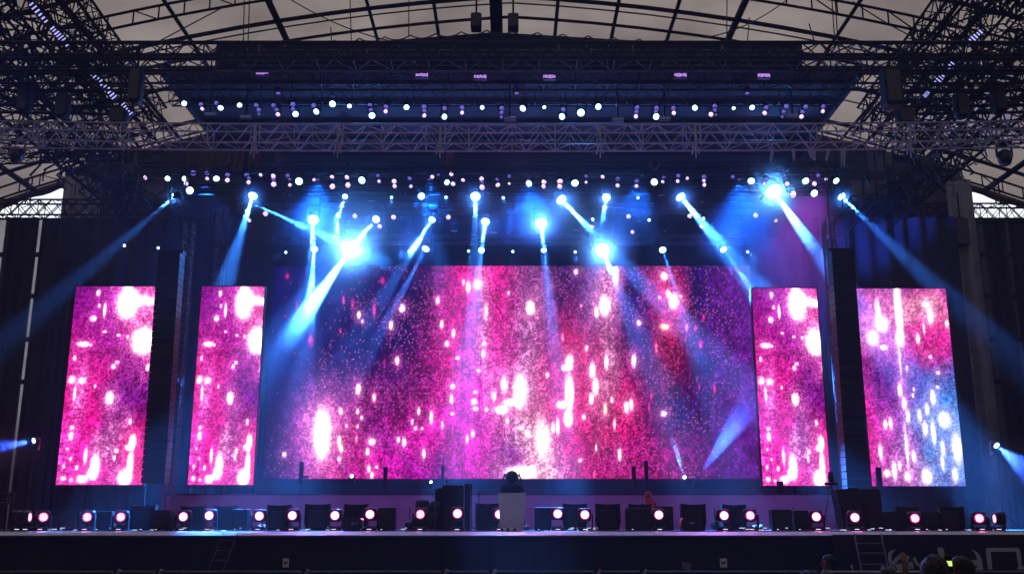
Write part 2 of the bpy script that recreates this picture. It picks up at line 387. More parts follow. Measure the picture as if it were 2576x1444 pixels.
# ------------------------------------------------------------------ stage
st = thing('stage', 'wide black stage with pale violet-lit deck edge', 'stage', (0, 25, 0))
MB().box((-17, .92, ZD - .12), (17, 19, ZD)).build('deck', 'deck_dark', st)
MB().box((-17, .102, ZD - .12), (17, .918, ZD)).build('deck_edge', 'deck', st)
MB().prism([(-17, .10, ZD + .006), (-17, -.01, ZD - .075), (-17, .0, ZD - .088), (-17, .04, ZD - .088), (-17, .10, ZD - .02)], (34, 0, 0)).build('edge_trim', 'nosing', st)  # face sloped to catch lamp light from above and read bright
fa = MB(); N = 240
for i in range(N + 1):
    x = -17 + 34 * i / N; yy = .14 + .03 * math.sin(i * .9) + .02 * math.sin(i * 2.3); fa.v += [(x, yy, 0), (x, yy, ZD - .122)]
for i in range(N): a = 2 * i; fa.f.append((a, a + 2, a + 3, a + 1))
fa.v += [(-17, .35, 0), (17, .35, 0), (17, .35, ZD - .122), (-17, .35, ZD - .122)]; q = len(fa.v) - 4
fa.f.append((q, q + 1, q + 2, q + 3)); fa.f.append((1, 2 * N + 1, q + 2, q + 3))
fa.build('skirt', 'skirt', st, smooth=True)
# riser behind
zr = at(1288, 1241, 34).z
rs = thing('riser', 'long low matte riser standing across the back of the stage', 'riser', (0, 34, ZD))
MB().box((-11.6, 0, 0), (12.2, 8, zr - ZD - .05)).build('riser_body', 'riser', rs)
MB().box((-11.65, -.03, zr - ZD - .05), (12.25, 8.0, zr - ZD)).build('riser_top', 'skirt', rs)
# stage roof
zc = 15.9
sr = thing('stage_roof', 'dark flat stage roof with peaked front valance', 'roof', (0, 29, zc))
MB().box((-11.0, 0, 0), (11.0, 14, .2)).build('ceiling_panel', 'roof_dark', sr)
for k in range(9):
    MB().box((-11, .6 + k * 1.6, -.12), (11, .72 + k * 1.6, -.002)).build('ceiling_beam', 'black', sr)
for sx in (-1, 1):
    MB().box((sx * 11.0 - .08, -.1, -.2), (sx * 11.0 + .08, 14, .25)).build('side_beam', 'roof_dark', sr)
def V3(px, py, Y, base): return at(px, py, Y) - Vector(base)
base = (0, 29, zc)
MB().prism([V3(780, 118, 28.2, base), V3(1243, 82, 28.2, base), V3(1790, 114, 28.2, base), V3(2010, 150, 28.2, base), V3(600, 150, 28.2, base)], (0, .06, 0)).build('valance', 'roof_dark', sr)
MB().box((-9.2, -.75, -.35), (9.0, -.70, .62)).build('valance', 'roof_dark', sr)
for k in range(5):
    p = at(1288, 136 + k * 13, 28); MB().tube((-9 + random.random(), p.y - 29 - .25, p.z - zc), (9 - random.random(), p.y - 29 - .25, p.z - zc), .022, 5).build('rail', 'alu_dark', sr)
hg = MB()
R = random.Random(3)
for k in range(46):
    x = R.uniform(-8.5, 8.5); z = R.uniform(-.1, .55); hg.tube((x, -1.05, z), (x + R.uniform(-.05, .05), -1.05, z - R.uniform(.08, .3)), .012, 4)
hg.build('hanging_strap', 'rig_pink', sr)
# violet strobes on the roof edge
for (px, py, c) in ((659, 183, 1), (1061, 189, 1), (1208, 193, 1), (1382, 193, 1), (1712, 189, 1), (1922, 190, 1)):
    k = [659, 1061, 1208, 1382, 1712, 1922].index(px)
    p = at(px, py, 28); s_ = mpp(py, 28); t = thing('strobe_light', 'violet lit strobe bar under the roof edge, %s counting towards the banner side' % nth(k + 1), 'light', p, 'violet strobe bars on the roof edge')
    MB().rbox((-16*s_, .02, -7*s_), (16*s_, .14, 7*s_), .015).build('housing', 'black', t)
    e = MB()
    for i in range(9):
        x = (-14 + i * 3.5) * s_; e.box((x - 1.1*s_, -.0, -random.uniform(2.5, 5) * s_), (x + 1.1*s_, .018, random.uniform(3, 5) * s_))
    e.build('tube', 'strobe', t)
    MB().box((-2*s_, .05, 7*s_), (2*s_, .10, 30*s_)).build('bracket', 'black', t)
for k, (px, py) in enumerate(((528, 286), (618, 293), (1282, 298), (1555, 299), (1673, 297), (1995, 290))):
    p = at(px, py, 29.5); s_ = mpp(py, 29.5); t = thing('strobe_light', 'unlit grey strobe bar below the par lamps, %s counting towards the banner side' % nth(k + 1), 'light', p, 'unlit strobe bars below the upper lamps')
    MB().rbox((-15*s_, .02, -5*s_), (15*s_, .12, 5*s_), .015).build('housing', 'black', t)
    e = MB()
    for i in range(14): x = (-13 + i * 2) * s_; e.box((x - .6*s_, 0, -3.5*s_), (x + .6*s_, .018, 3.5*s_))
    e.build('tube', 'strobe_dim', t); MB().box((-2*s_, .05, 5*s_), (2*s_, .10, 1.2)).build('bracket', 'black', t)

# backdrop and drapes (pleated cloth, real thickness)
def drape(name, label, x0, x1, Y, z0, z1, m, amp=.12, per=.5, cat='curtain', sw=0, group=None, gather=0):
    t = thing(name, label, cat, ((x0 + x1) / 2, Y, z0), group)
    n_ = max(8, int((x1 - x0) / per * 8)); nz = 10; d = MB(); R = random.Random(int(x0 * 10) + 77)
    ph = [R.uniform(0, 6) for _ in range(4)]
    W_ = (x1 - x0) / 2
    for side in (0, .02):
        for k in range(nz + 1):
            f = k / nz; z = (z1 - z0) * f
            for i in range(n_ + 1):
                u = -1 + 2 * i / n_; xx = u * W_
                a = amp * (1 - .35 * f)
                yy = a * math.sin(xx * 2 * math.pi / per + ph[0] + .6 * math.sin(xx * 1.7 + ph[1])) + a * .5 * math.sin(xx * 2 * math.pi / per * .43 + ph[2] + f * .8)
                wx = xx * (1 - gather * (1 - abs(f - .5) * 2) ) + sw * (f - .5)
                d.v.append((wx, yy + side, z))
    A = (n_ + 1) * (nz + 1)
    for s in (0, 1):
        for k in range(nz):
            for i in range(n_):
                a = s * A + k * (n_ + 1) + i; q = (a, a + 1, a + n_ + 2, a + n_ + 1); d.f.append(q if not s else q[::-1])
    d.build('cloth', m, t, smooth=True)
    h = MB(); h.tube((-W_, .02, z1 - z0 + .03), (W_, .02, z1 - z0 + .03), .035); h.build('rail', 'black', t); return t
zbk = 15.88
drape('backdrop_curtain', 'wide navy curtain closing the back of the stage behind the main screen', -13.2, 13.6, 43.3, ZD, 15.6, 'backdrop', .12, .9)
def dr(label, x0, x1, Y, ytop, m='drape', ybot=None, **k):
    a = at(x0, ytop, Y); b_ = at(x1, ytop, Y); z0 = 0 if ybot is None else at(x0, ybot, Y).z
    return drape('side_curtain', label, a.x, b_.x, Y, z0, a.z, m, **k)
dr('broad black curtain behind the outer tilted-looking screen on the wall-card side', 118, 560, 42, 552, 'drape', amp=.16, per=.8)
dr('broad black curtain behind the banner side screens, violet lit', 2010, 2400, 42.4, 548, 'drape', amp=.16, per=.8)
dr('black curtain strip at the outer edge of the hall beyond both slits', -160, 2, 47, 550)
dr('black curtain strip between the two bright slits', 14, 99, 47.1, 550)
dr('black curtain strip beside the bright slit, next to the silvery curtain', 110, 300, 47.2, 552)
dr('black curtain strip next to the silvery curtain on the banner side', 2330, 2457, 47.1, 552)
dr('black curtain strip between the two dim slits on the banner side', 2467, 2527, 47.0, 552)
dr('outermost black curtain strip past the dim slits on the banner side', 2537, 2760, 47.1, 552)
dr('silvery translucent curtain hanging from the eave by the bright sky gap', 163, 262, 46.3, 440, 'sheen', amp=.13, per=.55)
dr('grey curtain in folds behind the lower slanting truss', 262, 420, 46.6, 440, 'brown', amp=.16, per=.6)
dr('silvery translucent curtain beside the outer screen on the banner side', 2378, 2440, 44.5, 455, 'sheen', amp=.15, per=.6)
dr('grey curtain column in folds behind the banner side rigging', 2290, 2422, 46.3, 440, 'brown', amp=.16, per=.6)
dr('narrow glossy curtain fold hanging at the card side of the outer screen', 140, 185, 41.2, 660, 'drape', amp=.1, per=.35, )
# grey membrane panels of the gable between curtains (daylight comes through)
for k, (x0, y0, x1, y1) in enumerate(((300, 372, 352, 425), (330, 450, 430, 505), (428, 505, 478, 520), (2140, 455, 2235, 505), (2180, 385, 2245, 430))):
    a = at(x0, y1, 46.9); b_ = at(x1, y0, 46.9); t = thing('gable_panel', 'pale membrane panel glimpsed between black steelwork, %s counting towards the banner side' % nth(k + 1), 'panel', a, 'pale gable membrane panels')
    MB().box((0, 0, 0), (b_.x - a.x, .02, b_.z - a.z)).build('fabric', 'membrane', t)
    fr = MB(); 
    for i in range(4): x = (b_.x - a.x) * i / 3; fr.box((x - .04, -.06, -.1), (x + .04, -.01, b_.z - a.z + .1))
    fr.build('mullion', 'steel_dark', t)
# the dark rest of the gable, seen between curtains and roof, and the eave valance of the tent
gb = MB(); 
def gable(x0, x1, zlo, Y=49):
    n_ = 20; pts = [Vector((x0 + (x1 - x0) * i / n_, 0, roof_z(x0 + (x1 - x0) * i / n_) - .02)) for i in range(n_ + 1)]
    return pts + [Vector((x1, 0, zlo)), Vector((x0, 0, zlo))]
xa = at(163, 446, 49).x; xb = at(2416, 446, 49).x
t = thing('gable_wall', 'dark gable wall of the tent behind the stage roof', 'wall', (0, 49, 0))
gb.prism(gable(xa, xb, .0), (0, .1, 0)); gb.build('wall_cloth', 'drape', t)
for s, xe in ((-1, HX - XW), (1, HX + XW)):
    v_ = MB(); x0_, x1_ = (xe, xa) if s < 0 else (xb, xe)
    vs = []
    for i in range(25):
        x = x0_ + (x1_ - x0_) * i / 24; z = roof_z(x); dz = .42 + .06 * math.sin(i * 1.3); v_.v += [(x, 0, z), (x, .12, z - dz)]
    for i in range(24): a = 2 * i; v_.f.append((a, a + 2, a + 3, a + 1))
    v_.build('eave_flap', 'brown', tent, loc=(0, 50, 0), smooth=True)
# hanging posts in the sky gap, and sidewall mullions seen in the slits
for (x, s) in ((76, 0), (2505, 1)):
    a = at(x, 455, 48.6); b_ = at(x, 512, 48.6); t = thing('eave_post', 'thin twin steel post standing in the bright sky gap, ' + ('banner side' if s else 'card side'), 'post', (a.x, 48.6, b_.z))
    MB().tube((-.12, 0, 0), (-.1, 0, a.z - b_.z + 1), .04).build('pipe', 'steel_dark', t); MB().tube((.12, 0, 0), (.1, 0, a.z - b_.z + 1), .04).build('pipe', 'steel_dark', t)
    MB().path([Vector((-.1, 0, a.z - b_.z)), Vector((-1.9 if not s else 1.9, 0, a.z - b_.z + 2.4))], .07).build('brace', 'steel_dark', t)
for s in (0, 1):
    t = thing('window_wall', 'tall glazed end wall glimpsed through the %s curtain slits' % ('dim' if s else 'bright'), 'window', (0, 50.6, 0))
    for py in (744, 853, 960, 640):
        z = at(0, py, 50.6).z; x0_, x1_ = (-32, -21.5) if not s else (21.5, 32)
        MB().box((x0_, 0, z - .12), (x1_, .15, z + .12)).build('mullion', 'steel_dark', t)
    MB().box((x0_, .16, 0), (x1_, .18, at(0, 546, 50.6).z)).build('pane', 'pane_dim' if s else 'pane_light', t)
# outside: trees and a plain building
def tree(x, y, h, w, label, kind='leafy_tree'):
    t = thing(kind, label, 'tree', (x, y, 0), 'trees outside the tent'); R = random.Random(int(x * 7 + y))
    tk = MB(); tk.tube((0, 0, 0), (.2, 0, h * .45), .35, 8, .22); 
    for i in range(7):
        a = R.uniform(0, 6.28); tk.tube((.15, 0, h * R.uniform(.3, .45)), (math.cos(a) * w * .6, math.sin(a) * w * .6, h * R.uniform(.55, .85)), .13, 6, .04)
    tk.build('trunk', 'bark', t); cr = MB()
    for i in range(4200):
        u = R.gauss(0, .42) * w; v2 = R.gauss(0, .42) * w; z = h * R.uniform(.3, 1) ; k = math.sin(math.pi * (z / h - .22) / .85); u *= max(.2, k); v2 *= max(.2, k)
        c = Vector((u, v2, z)); d1 = Vector((R.uniform(-1, 1), R.uniform(-1, 1), R.uniform(-1, 1))).normalized() * .22; d2 = d1.orthogonal().normalized() * .13
        cr.add([c - d1, c + d2, c + d1, c - d2], [(0, 1, 2, 3)])
    cr.build('crown', 'leaf', t)
tree(-33.5, 66, 15.5, 4.2, 'bushy tree outside behind the bright slits, the taller one'); tree(-28.0, 63, 11.5, 3.2, 'lower bushy tree outside by the inner bright slit')
t = thing('low_wall', 'dark low wall outside behind the bright slits', 'wall', (-31, 53, 0)); MB().box((-12, 0, 0), (9, .4, 7.4)).build('masonry', 'wall_grey', t); MB().box((-12, -.1, 7.402), (9, .5, 7.6)).build('coping', 'wall_grey', t)
t = thing('outer_building', 'dark grey building outside behind the dim slits', 'building', (30, 62, 0))
MB().box((-9, 0, 0), (14, 8, 19)).build('facade', 'wall_grey', t)
for k in range(5):
    for j in range(3): MB().box((-6 + j * 4.5, -.05, 2.5 + k * 3.2), (-4.4 + j * 4.5, -.005, 4.2 + k * 3.2)).build('window', 'alu_dark', t)

# ------------------------------------------------------------------ led screens
def dots(X, Y, sp, dens, rad, seed, var=.45):
    """brightness of a jittered hex field of dots at X,Y"""
    r_ = np.random.default_rng(seed); gx = np.floor(X / sp).astype(int); gy = np.floor(Y / (sp * .87)).astype(int)
    ox, oy = gx.min() - 2, gy.min() - 2; W_, H_ = gx.max() - ox + 4, gy.max() - oy + 4
    jx = r_.uniform(-var, var, (W_, H_)); jy = r_.uniform(-var, var, (W_, H_)); rr = r_.random((W_, H_)); am = r_.uniform(.45, 1.3, (W_, H_))
    out = np.zeros_like(X)
    for dx in (-1, 0, 1):
        for dy in (-1, 0, 1):
            ix = gx + dx - ox; iy = gy + dy - oy
            px = (gx + dx + .5 + .5 * ((gy + dy) % 2) + jx[ix, iy]) * sp; py = (gy + dy + .5 + jy[ix, iy]) * sp * .87
            d2 = (X - px) ** 2 + (Y - py) ** 2
            a = am[ix, iy] * (rr[ix, iy] < dens)
            out = np.maximum(out, a * np.exp(-d2 / (rad * rad)))
    return out
def smooth_noise(X, Y, sc, seed):
    r_ = np.random.default_rng(seed); x = X / sc; y = Y / sc; x0 = np.floor(x).astype(int); y0 = np.floor(y).astype(int)
    ox, oy = x0.min(), y0.min(); G = r_.random((x0.max() - ox + 2, y0.max() - oy + 2)); fx = x - x0; fy = y - y0; fx = fx * fx * (3 - 2 * fx); fy = fy * fy * (3 - 2 * fy)
    i = x0 - ox; j = y0 - oy
    return G[i, j] * (1 - fx) * (1 - fy) + G[i + 1, j] * fx * (1 - fy) + G[i, j + 1] * (1 - fx) * fy + G[i + 1, j + 1] * fx * fy
def grit(X, Y, seed, lo=.42, hi=1.75):
    """the picture breaks up into small bright and dark patches"""
    g_ = smooth_noise(X, Y, 2.6, seed) * .4 + smooth_noise(X, Y, 5.5, seed + 1) * .35 + smooth_noise(X, Y * .6, 11, seed + 2) * .25
    g_ = np.clip((g_ - .28) / .44, 0, 1); return lo + (hi - lo) * g_ * g_
def gs(X, Y, x, y, sx, sy, p=2): return np.exp(-(np.abs((X - x) / sx) ** p + np.abs((Y - y) / sy) ** p) * .5)
COL = {'w': (1, 1, 1), 'o': (1, .35, .30), 'y': (1, .85, .25), 'r': (.95, .06, .25)}
def put(img, X, Y, blobs, k=1.0, hk=.24, seed=17):
    """bursts of light with ragged rims, and fine white sparkle gathering round them"""
    wob = .35 + 1.3 * (smooth_noise(X, Y, 4.5, seed) * .55 + smooth_noise(X, Y, 2.2, seed + 1) * .45)
    near = np.zeros_like(X)
    for b in blobs:
        x, y, rx, ry, a = b[:5]; kd = b[5] if len(b) > 5 else 'w'; c = COL[kd]
        g_ = gs(X, Y, x, y, rx * .64, ry * .64, 2.2) * a * 1.6 * k * wob; g_ = np.maximum(g_ - .10, 0)
        h = gs(X, Y, x, y, rx * 1.35 + 2, ry * 1.2 + 2) * min(a, 1.5) * (hk if kd != 'r' else hk * .5) * k
        if kd in 'wy': near = np.maximum(near, gs(X, Y, x, y, rx * 1.9 + 4, ry * 1.6 + 5) * min(a, 1.6) / 1.6)
        for i in range(3): img[..., i] += g_ * c[i] + h * (.90, .06, .42)[i]
    sp = dots(X, Y, 3.6, np.clip(near * 1.3, 0, .9), 1.25, seed + 2, .5)
    for i in range(3): img[..., i] += sp * (.05 + .75 * near) * (1.0, .66, .86)[i]
    return img
B7 = [(305,275,10,30,.5,'r'),(602,235,8,30,.7,'r'),(660,260,10,40,.5,'r'),(702,333,12,25,1.2),(725,375,10,15,.8),(800,300,12,60,.6,'r'),(850,110,18,25,.5,'r'),(978,290,18,25,1.3),(908,400,12,28,1.2),(1205,240,14,28,1.2,'o'),(1205,240,8,20,1.2),(1232,395,13,32,1.2,'o'),(1232,395,7,22,1.2),(1308,453,11,28,1.3),(1267,520,13,18,1.1),(950,628,14,30,1.3,'o'),(950,628,9,20,1.3),(398,500,18,40,.6,'r'),(585,435,10,15,.5,'r'),(705,808,15,32,1.4),(806,858,12,30,1.2,'o'),(806,858,7,20,1),(480,1080,45,120,3),(595,945,12,22,1.1),(703,945,10,18,1),(635,1037,8,14,1),(730,985,9,12,1),(705,1037,7,12,1),(590,1130,10,35,1.3),(603,1175,11,25,1.3),(592,1238,10,15,1.2),(698,1115,8,28,.9,'o'),(797,1133,20,20,1.4),(770,1195,11,22,1.3),(780,1295,10,22,1.3),(800,1335,10,20,1.3),(828,1287,9,10,1),(485,1220,10,25,1),(1170,982,10,38,1.4),(1090,945,8,25,1.1),(1050,1010,7,20,1.1),(1070,1050,10,12,1.1),(1112,1050,8,9,1),(1000,1135,12,25,1.3),(963,1120,10,18,1.2),(1240,1030,8,25,1),(1297,870,11,28,1.3),(1303,790,15,15,1.2),(1303,960,12,10,1.1),(1440,885,18,20,1.3),(1125,1205,10,28,1.2),(1432,1085,11,25,1.2),(1397,1115,8,28,1.1),(1400,150,15,35,1.5),(1370,120,9,25,1),(1460,135,30,35,.9),(1497,585,12,25,1.3),(1500,520,15,12,1.1),(1333,610,13,12,1),(1450,825,15,12,1.1),(1470,690,14,10,1),(1450,930,18,14,1.2),(245,1210,15,18,1),(1515,310,15,60,.6),(1520,935,12,15,1),(330,1030,9,30,.5,'r'),(240,80,12,20,.5,'r'),(235,340,8,9,.6,'r'),(1040,700,8,60,.35,'r'),(870,640,8,40,.35,'r')]
B8 = [(243,288,25,40,1.8),(103,192,8,14,.9),(535,50,14,20,1),(790,70,18,60,1.6),(720,275,30,60,2),(665,315,12,35,1.3),(1100,80,22,25,1.5),(1125,195,15,25,1.4),(1160,245,28,45,2.2),(1070,220,10,10,.9),(1205,213,10,12,.9),(567,273,10,12,.9,'o'),(1100,410,25,18,1.6,'y'),(935,385,15,20,1),(600,548,11,20,1.1,'y'),(447,480,10,28,.9,'o'),(490,640,22,45,2),(465,672,25,20,1.5),(488,830,25,100,2.2),(440,905,30,25,1.5),(480,990,25,45,2),(636,690,18,45,1.6),(655,790,18,50,1.6),(628,865,14,35,1.4),(725,635,12,45,1.4),(900,628,14,38,1.5),(1043,545,9,40,1,'o'),(1240,413,9,28,1,'o'),(1295,418,8,22,.8,'r'),(715,930,10,40,1,'y'),(850,920,14,35,1.5),(880,905,12,35,1.4),(757,872,9,20,1.1),(175,820,40,90,2),(60,935,40,25,1.6),(130,890,60,25,1.3),(350,718,12,18,1),(580,980,12,18,1.1),(415,1040,11,50,1.3),(385,1045,12,35,1.1),(222,1080,20,20,1.2),(185,1050,20,12,1),(320,1120,50,110,1.0),(180,1320,90,36,1.8),(255,1300,15,25,1.2),(803,1210,10,35,1.3),(655,1170,6,25,.9),(555,1245,12,12,1),(773,1025,8,35,.9),(640,1335,6,22,.9,'o'),(1085,960,20,18,1.2),(1410,808,7,28,.9,'r'),(1007,850,6,28,.8,'r'),(993,920,6,28,.8,'r'),(1313,790,5,20,.6,'r'),(1325,520,15,30,.7,'r'),(1348,348,10,18,.8,'r'),(75,780,25,60,.9),(10,850,15,30,1),(95,1005,12,18,1)]
def main_content(U, V):
    X = 690 + U * 1196 - (1 - V) * 0; X = 1288 + (U - .5) * (1214 + 36 * V) ; Y = 668 + V * 536
    im = np.zeros(X.shape + (3,))
    def add(g_, c):
        g_ = np.clip(g_, 0, 1.25)
        for i in range(3): im[..., i] = im[..., i] * (1 - np.minimum(g_, 1) * .92) + g_ * c[i]
    nz = smooth_noise(X, Y, 38, 1) * .6 + smooth_noise(X, Y, 15, 2) * .4
    nv = smooth_noise(X, Y * .25, 22, 3)
    def shift(a_, k_): return smooth_noise(X, Y * .5, a_, k_) - .5
    Xw = X + 50 * shift(90, 61) + 14 * shift(26, 62)
    k = .45 + 1.0 * nz
    im[:] = (.005, .004, .10)
    def scr(g_, c, a=1.0):
        g_ = np.clip(g_, 0, 1)
        for i in range(3): im[..., i] = im[..., i] * (1 - g_ * a) + g_ * c[i]
    scr(gs(X, Y, 1150, 900, 60, 220) * .6, (.12, .0, .10))
    scr(gs(Xw, Y, 1060, 1150, 190, 90) * k, (.22, .0, .30)); scr(gs(Xw, Y, 1060, 1060, 90, 70) * k, (.28, .0, .18))
    scr(gs(Xw, Y, 1235, 700, 68, 150, 2.5) * k, (.36, .0, .22)); scr(gs(Xw, Y, 1225, 700, 48, 140) * (.5 + k), (.78, .0, .30))
    scr(gs(Xw, Y, 1205, 960, 74, 160, 2.6) * k, (.46, .0, .24)); scr(gs(Xw, Y, 1205, 960, 70, 150, 2.4) * (.55 + .6 * k), (.82, .0, .34))
    scr(gs(X, Y, 1235, 985, 62, 75) * (.5 + .5 * k), (.92, .22, .72)); scr(gs(X, Y, 1216, 800, 12, 100) * .8, (1, .45, .8))
    scr(gs(X, Y, 1188, 1120, 22, 90) * .95, (.85, .0, .62))
    dd = (X - 1200) * .80 + (Y - 1000) * -.60; ee = (X - 1200) * .60 + (Y - 1000) * .80
    scr(np.exp(-(np.clip(-dd, 0, 1e9) / 260) ** 4 - (ee / 26) ** 2 * .5) * (X < 1215) * (.5 + .5 * k), (.88, .0, .60))
    scr(gs(X, Y, 940, 1195, 75, 40) * k, (.70, .0, .55)); scr(gs(Xw, Y, 885, 1185, 60, 50) * k, (.55, .01, .28))
    scr(gs(Xw, Y, 815, 1095, 72, 90, 2.3) * k, (.42, .02, .24)); scr(gs(X, Y, 812, 1085, 38, 70) * (.4 + .6 * k), (.95, .35, .62)); scr(gs(X, Y, 900, 985, 60, 45) * .4 * k, (.5, .12, .4))
    scr(gs(Xw, Y, 1338, 760, 55, 100) * k * .6, (.28, .06, .22)); scr(gs(X, Y, 1338, 980, 36, 190) * k, (.46, .30, .52)); scr(gs(Xw, Y, 1362, 1150, 60, 85, 2.4) * (.45 + .8 * k), (1.0, .82, .86)); scr(gs(Xw, Y, 1285, 1170, 40, 60) * k, (.25, .08, .40))
    scr(gs(Xw, Y, 1450, 1010, 75, 135, 2.4) * (.35 + .7 * k), (.80, .0, .16)); scr(gs(Xw, Y, 1535, 1090, 75, 90, 2.4) * (.3 + .7 * k), (.72, .0, .14)); scr(gs(Xw, Y, 1600, 1160, 110, 50) * k, (.42, .0, .22))
    scr(gs(Xw, Y, 1440, 900, 45, 45) * k, (.45, .0, .07)); scr(gs(Xw, Y, 1520, 900, 20, 120) * k, (.55, .28, .40)); scr(gs(Xw, Y, 1545, 720, 22, 55) * (.4 + k), (.7, .35, .6))
    scr(gs(Xw, Y, 1690, 790, 28, 90, 2.4) * (.2 + k), (.72, .0, .12)); scr(gs(Xw, Y, 1685, 900, 45, 70) * k * .8, (.22, .0, .03))
    scr(gs(X, Y, 1610, 760, 60, 90) * .5, (.03, .02, .22))
    fade = np.clip((X - 1730) / 130, 0, 1); fade = fade * fade * (3 - 2 * fade)
    for i, c in enumerate((.10, .018, .22)): im[..., i] = im[..., i] * (1 - fade) + c * fade  # haze glow put into the picture: fades to violet at this edge
    lf = np.clip((X - 690) / 90, 0, 1); im *= (.35 + .65 * lf)[..., None]
    im *= (.80 + .40 * nv)[..., None]
    im *= grit(X, Y, 201, .48, 2.15)[..., None]
    lum = im[..., 0] * .6 + im[..., 1] + im[..., 2] * .12
    ball = gs(X, Y, 1745, 920, 85, 150, 3)
    wave = np.clip(smooth_noise(X, Y, 60, 8) * 1.7 - .35, 0, 1)
    dens = np.clip(.10 + .42 * wave + lum * 1.6, 0, 1) * (1 - fade) + ball * .5 * fade + .03 * fade
    left = np.clip((X - 720) / 260, 0.04, 1); dens = dens * (left + (1 - left) * np.clip((Y - 1040) / 200, 0, .3)) ; dens = np.clip(dens, .012, 1)
    dark = np.clip(1 - lum * 3.2, 0, 1)
    navy = np.clip((1080 + 60 * (nv - .5) * 2 - X) / 160, 0, 1) * np.clip((1060 - Y) / 120, 0, 1)
    for i, c in enumerate((.006, .004, .10)): im[..., i] = im[..., i] * (1 - .75 * navy) + c * .75 * navy
    d = np.maximum(dots(X, Y, 5.4, dens * (1 - dark) * (1 - .8 * navy), 1.3, 5), 1.9 * dots(X, Y, 7.6, dens * 1.15 * np.maximum(dark, navy), 1.25, 15)); d2 = dots(X, Y, 4.2, np.ones_like(X), 1.5, 6)
    bright = np.clip(lum * 1.7, 0, 1)
    for i in range(3): im[..., i] = im[..., i] * (1 - bright * .30 + .25 * bright * d2) + d * ((.60, .33, .38)[i] * (.70 - .35 * bright) + im[..., i] * .25 * bright + (.15, .10, .13)[i] * bright)
    bl = [(619.2 + b[0] * .3982, 663.5 + b[1] * .3982, b[2] * .3982, b[3] * .3982) + tuple(b[4:]) for b in B7]
    bl += [(1238.5 + b[0] * .3982, 663.5 + b[1] * .3982, b[2] * .3982, b[3] * .3982) + tuple(b[4:]) for b in B8]
    sn = .75 + .5 * dots(X, Y, 4.2, np.ones_like(X), 2.0, 9)
    w_ = np.zeros_like(im); put(w_, X, Y, bl, 1.0, .13); im += w_ * sn[..., None]
    seam = lambda q_, n_: 1 - .16 * (np.abs((q_ * n_ + .5) % 1 - .5) < .0045 * n_)
    im *= (seam(U, 10) * seam(V, 5))[..., None]
    # dark seam between two screen cabinets, and top shimmer edge
    im *= (1 - .55 * np.exp(-((X - (1211 - (Y - 860) * .03)) / 1.4) ** 2) * (Y > 860) * (Y < 1060))[..., None]
    im[..., 0] *= 1.12; im[..., 1] *= .30 + .70 * np.clip(im[..., 1] * 1.5, 0, 1)
    return np.clip(im, 0, 4)
BA = [(510,160,60,90,2.5),(545,110,40,40,1.8),(620,420,65,75,3),(670,145,30,25,1.2),(515,55,30,25,1.5),(315,85,14,25,1),(357,205,10,50,1.3),(280,265,20,20,1.3),(320,175,10,15,1),(210,445,40,18,1.3),(260,450,10,10,1),(355,357,14,9,1),(450,382,14,9,1),(513,390,10,12,1),(415,600,15,18,1),(440,572,15,12,1),(650,605,12,25,1.1),(150,540,10,20,1),(388,815,25,38,2),(130,690,25,30,1),(150,780,10,60,.8),(200,695,30,25,.8),(290,735,8,14,1),(533,975,10,20,1.2),(550,1110,22,45,2),(530,1145,28,20,1.5),(440,1170,12,15,1.1),(425,1215,10,20,.9),(535,1260,20,80,2),(500,1345,45,50,2),(290,1270,30,70,2),(270,1320,40,40,1),(205,1355,35,25,1.6),(225,1200,14,60,1),(125,1070,15,28,1.3),(130,1015,15,14,1),(120,1220,10,14,1),(98,1155,10,10,1),(75,1272,10,12,1),(70,1350,18,15,1.2),(125,1360,12,12,1),(165,1280,12,18,1),(620,140,50,40,.8)]
BB = [(375,200,20,180,3),(385,400,28,50,2),(365,60,10,60,1.5),(385,550,8,120,.9),(235,200,20,80,1),(260,300,50,60,1.2),(200,400,40,50,1.4),(275,465,25,18,1.3),(555,160,20,20,1.2),(590,240,20,60,1.3),(548,330,8,40,1),(508,400,14,38,1.2),(592,530,12,12,1),(433,610,9,25,1),(645,640,14,14,1),(642,740,14,14,1),(385,760,14,45,1.4),(415,850,14,40,1.4),(440,940,14,45,1.4),(612,810,18,50,1.4),(520,935,14,45,1.3),(570,890,14,40,1.3),(690,960,38,48,1.8),(615,1050,15,80,1.3),(558,1020,18,50,1.3),(320,985,14,40,1.2),(285,995,14,35,1.2),(780,1150,34,95,1.6),(680,1150,14,50,1.3),(677,1250,12,50,1.3),(480,1210,13,40,1.2),(345,1300,16,60,1.4),(380,1270,14,30,1.2),(295,1320,25,25,1.2),(430,1150,10,150,1),(435,1340,20,30,1.4),(570,1340,34,50,1.4),(765,1330,22,50,1.1),(250,1180,14,60,1),(705,300,12,30,1.2),(480,755,8,15,1),(475,795,8,18,1)]
def to_uv(bl, TLx, TRx, BLx, BRx, y0, y1, w, h):
    out = []
    for b in bl:
        v_ = (b[1] - y0) / (y1 - y0); l = TLx + (BLx - TLx) * v_; r = TRx + (BRx - TRx) * v_
        out.append(((b[0] - l) / (r - l) * w, v_ * h, b[2] / (r - l) * w, b[3] / (y1 - y0) * h) + tuple(b[4:]))
    return out
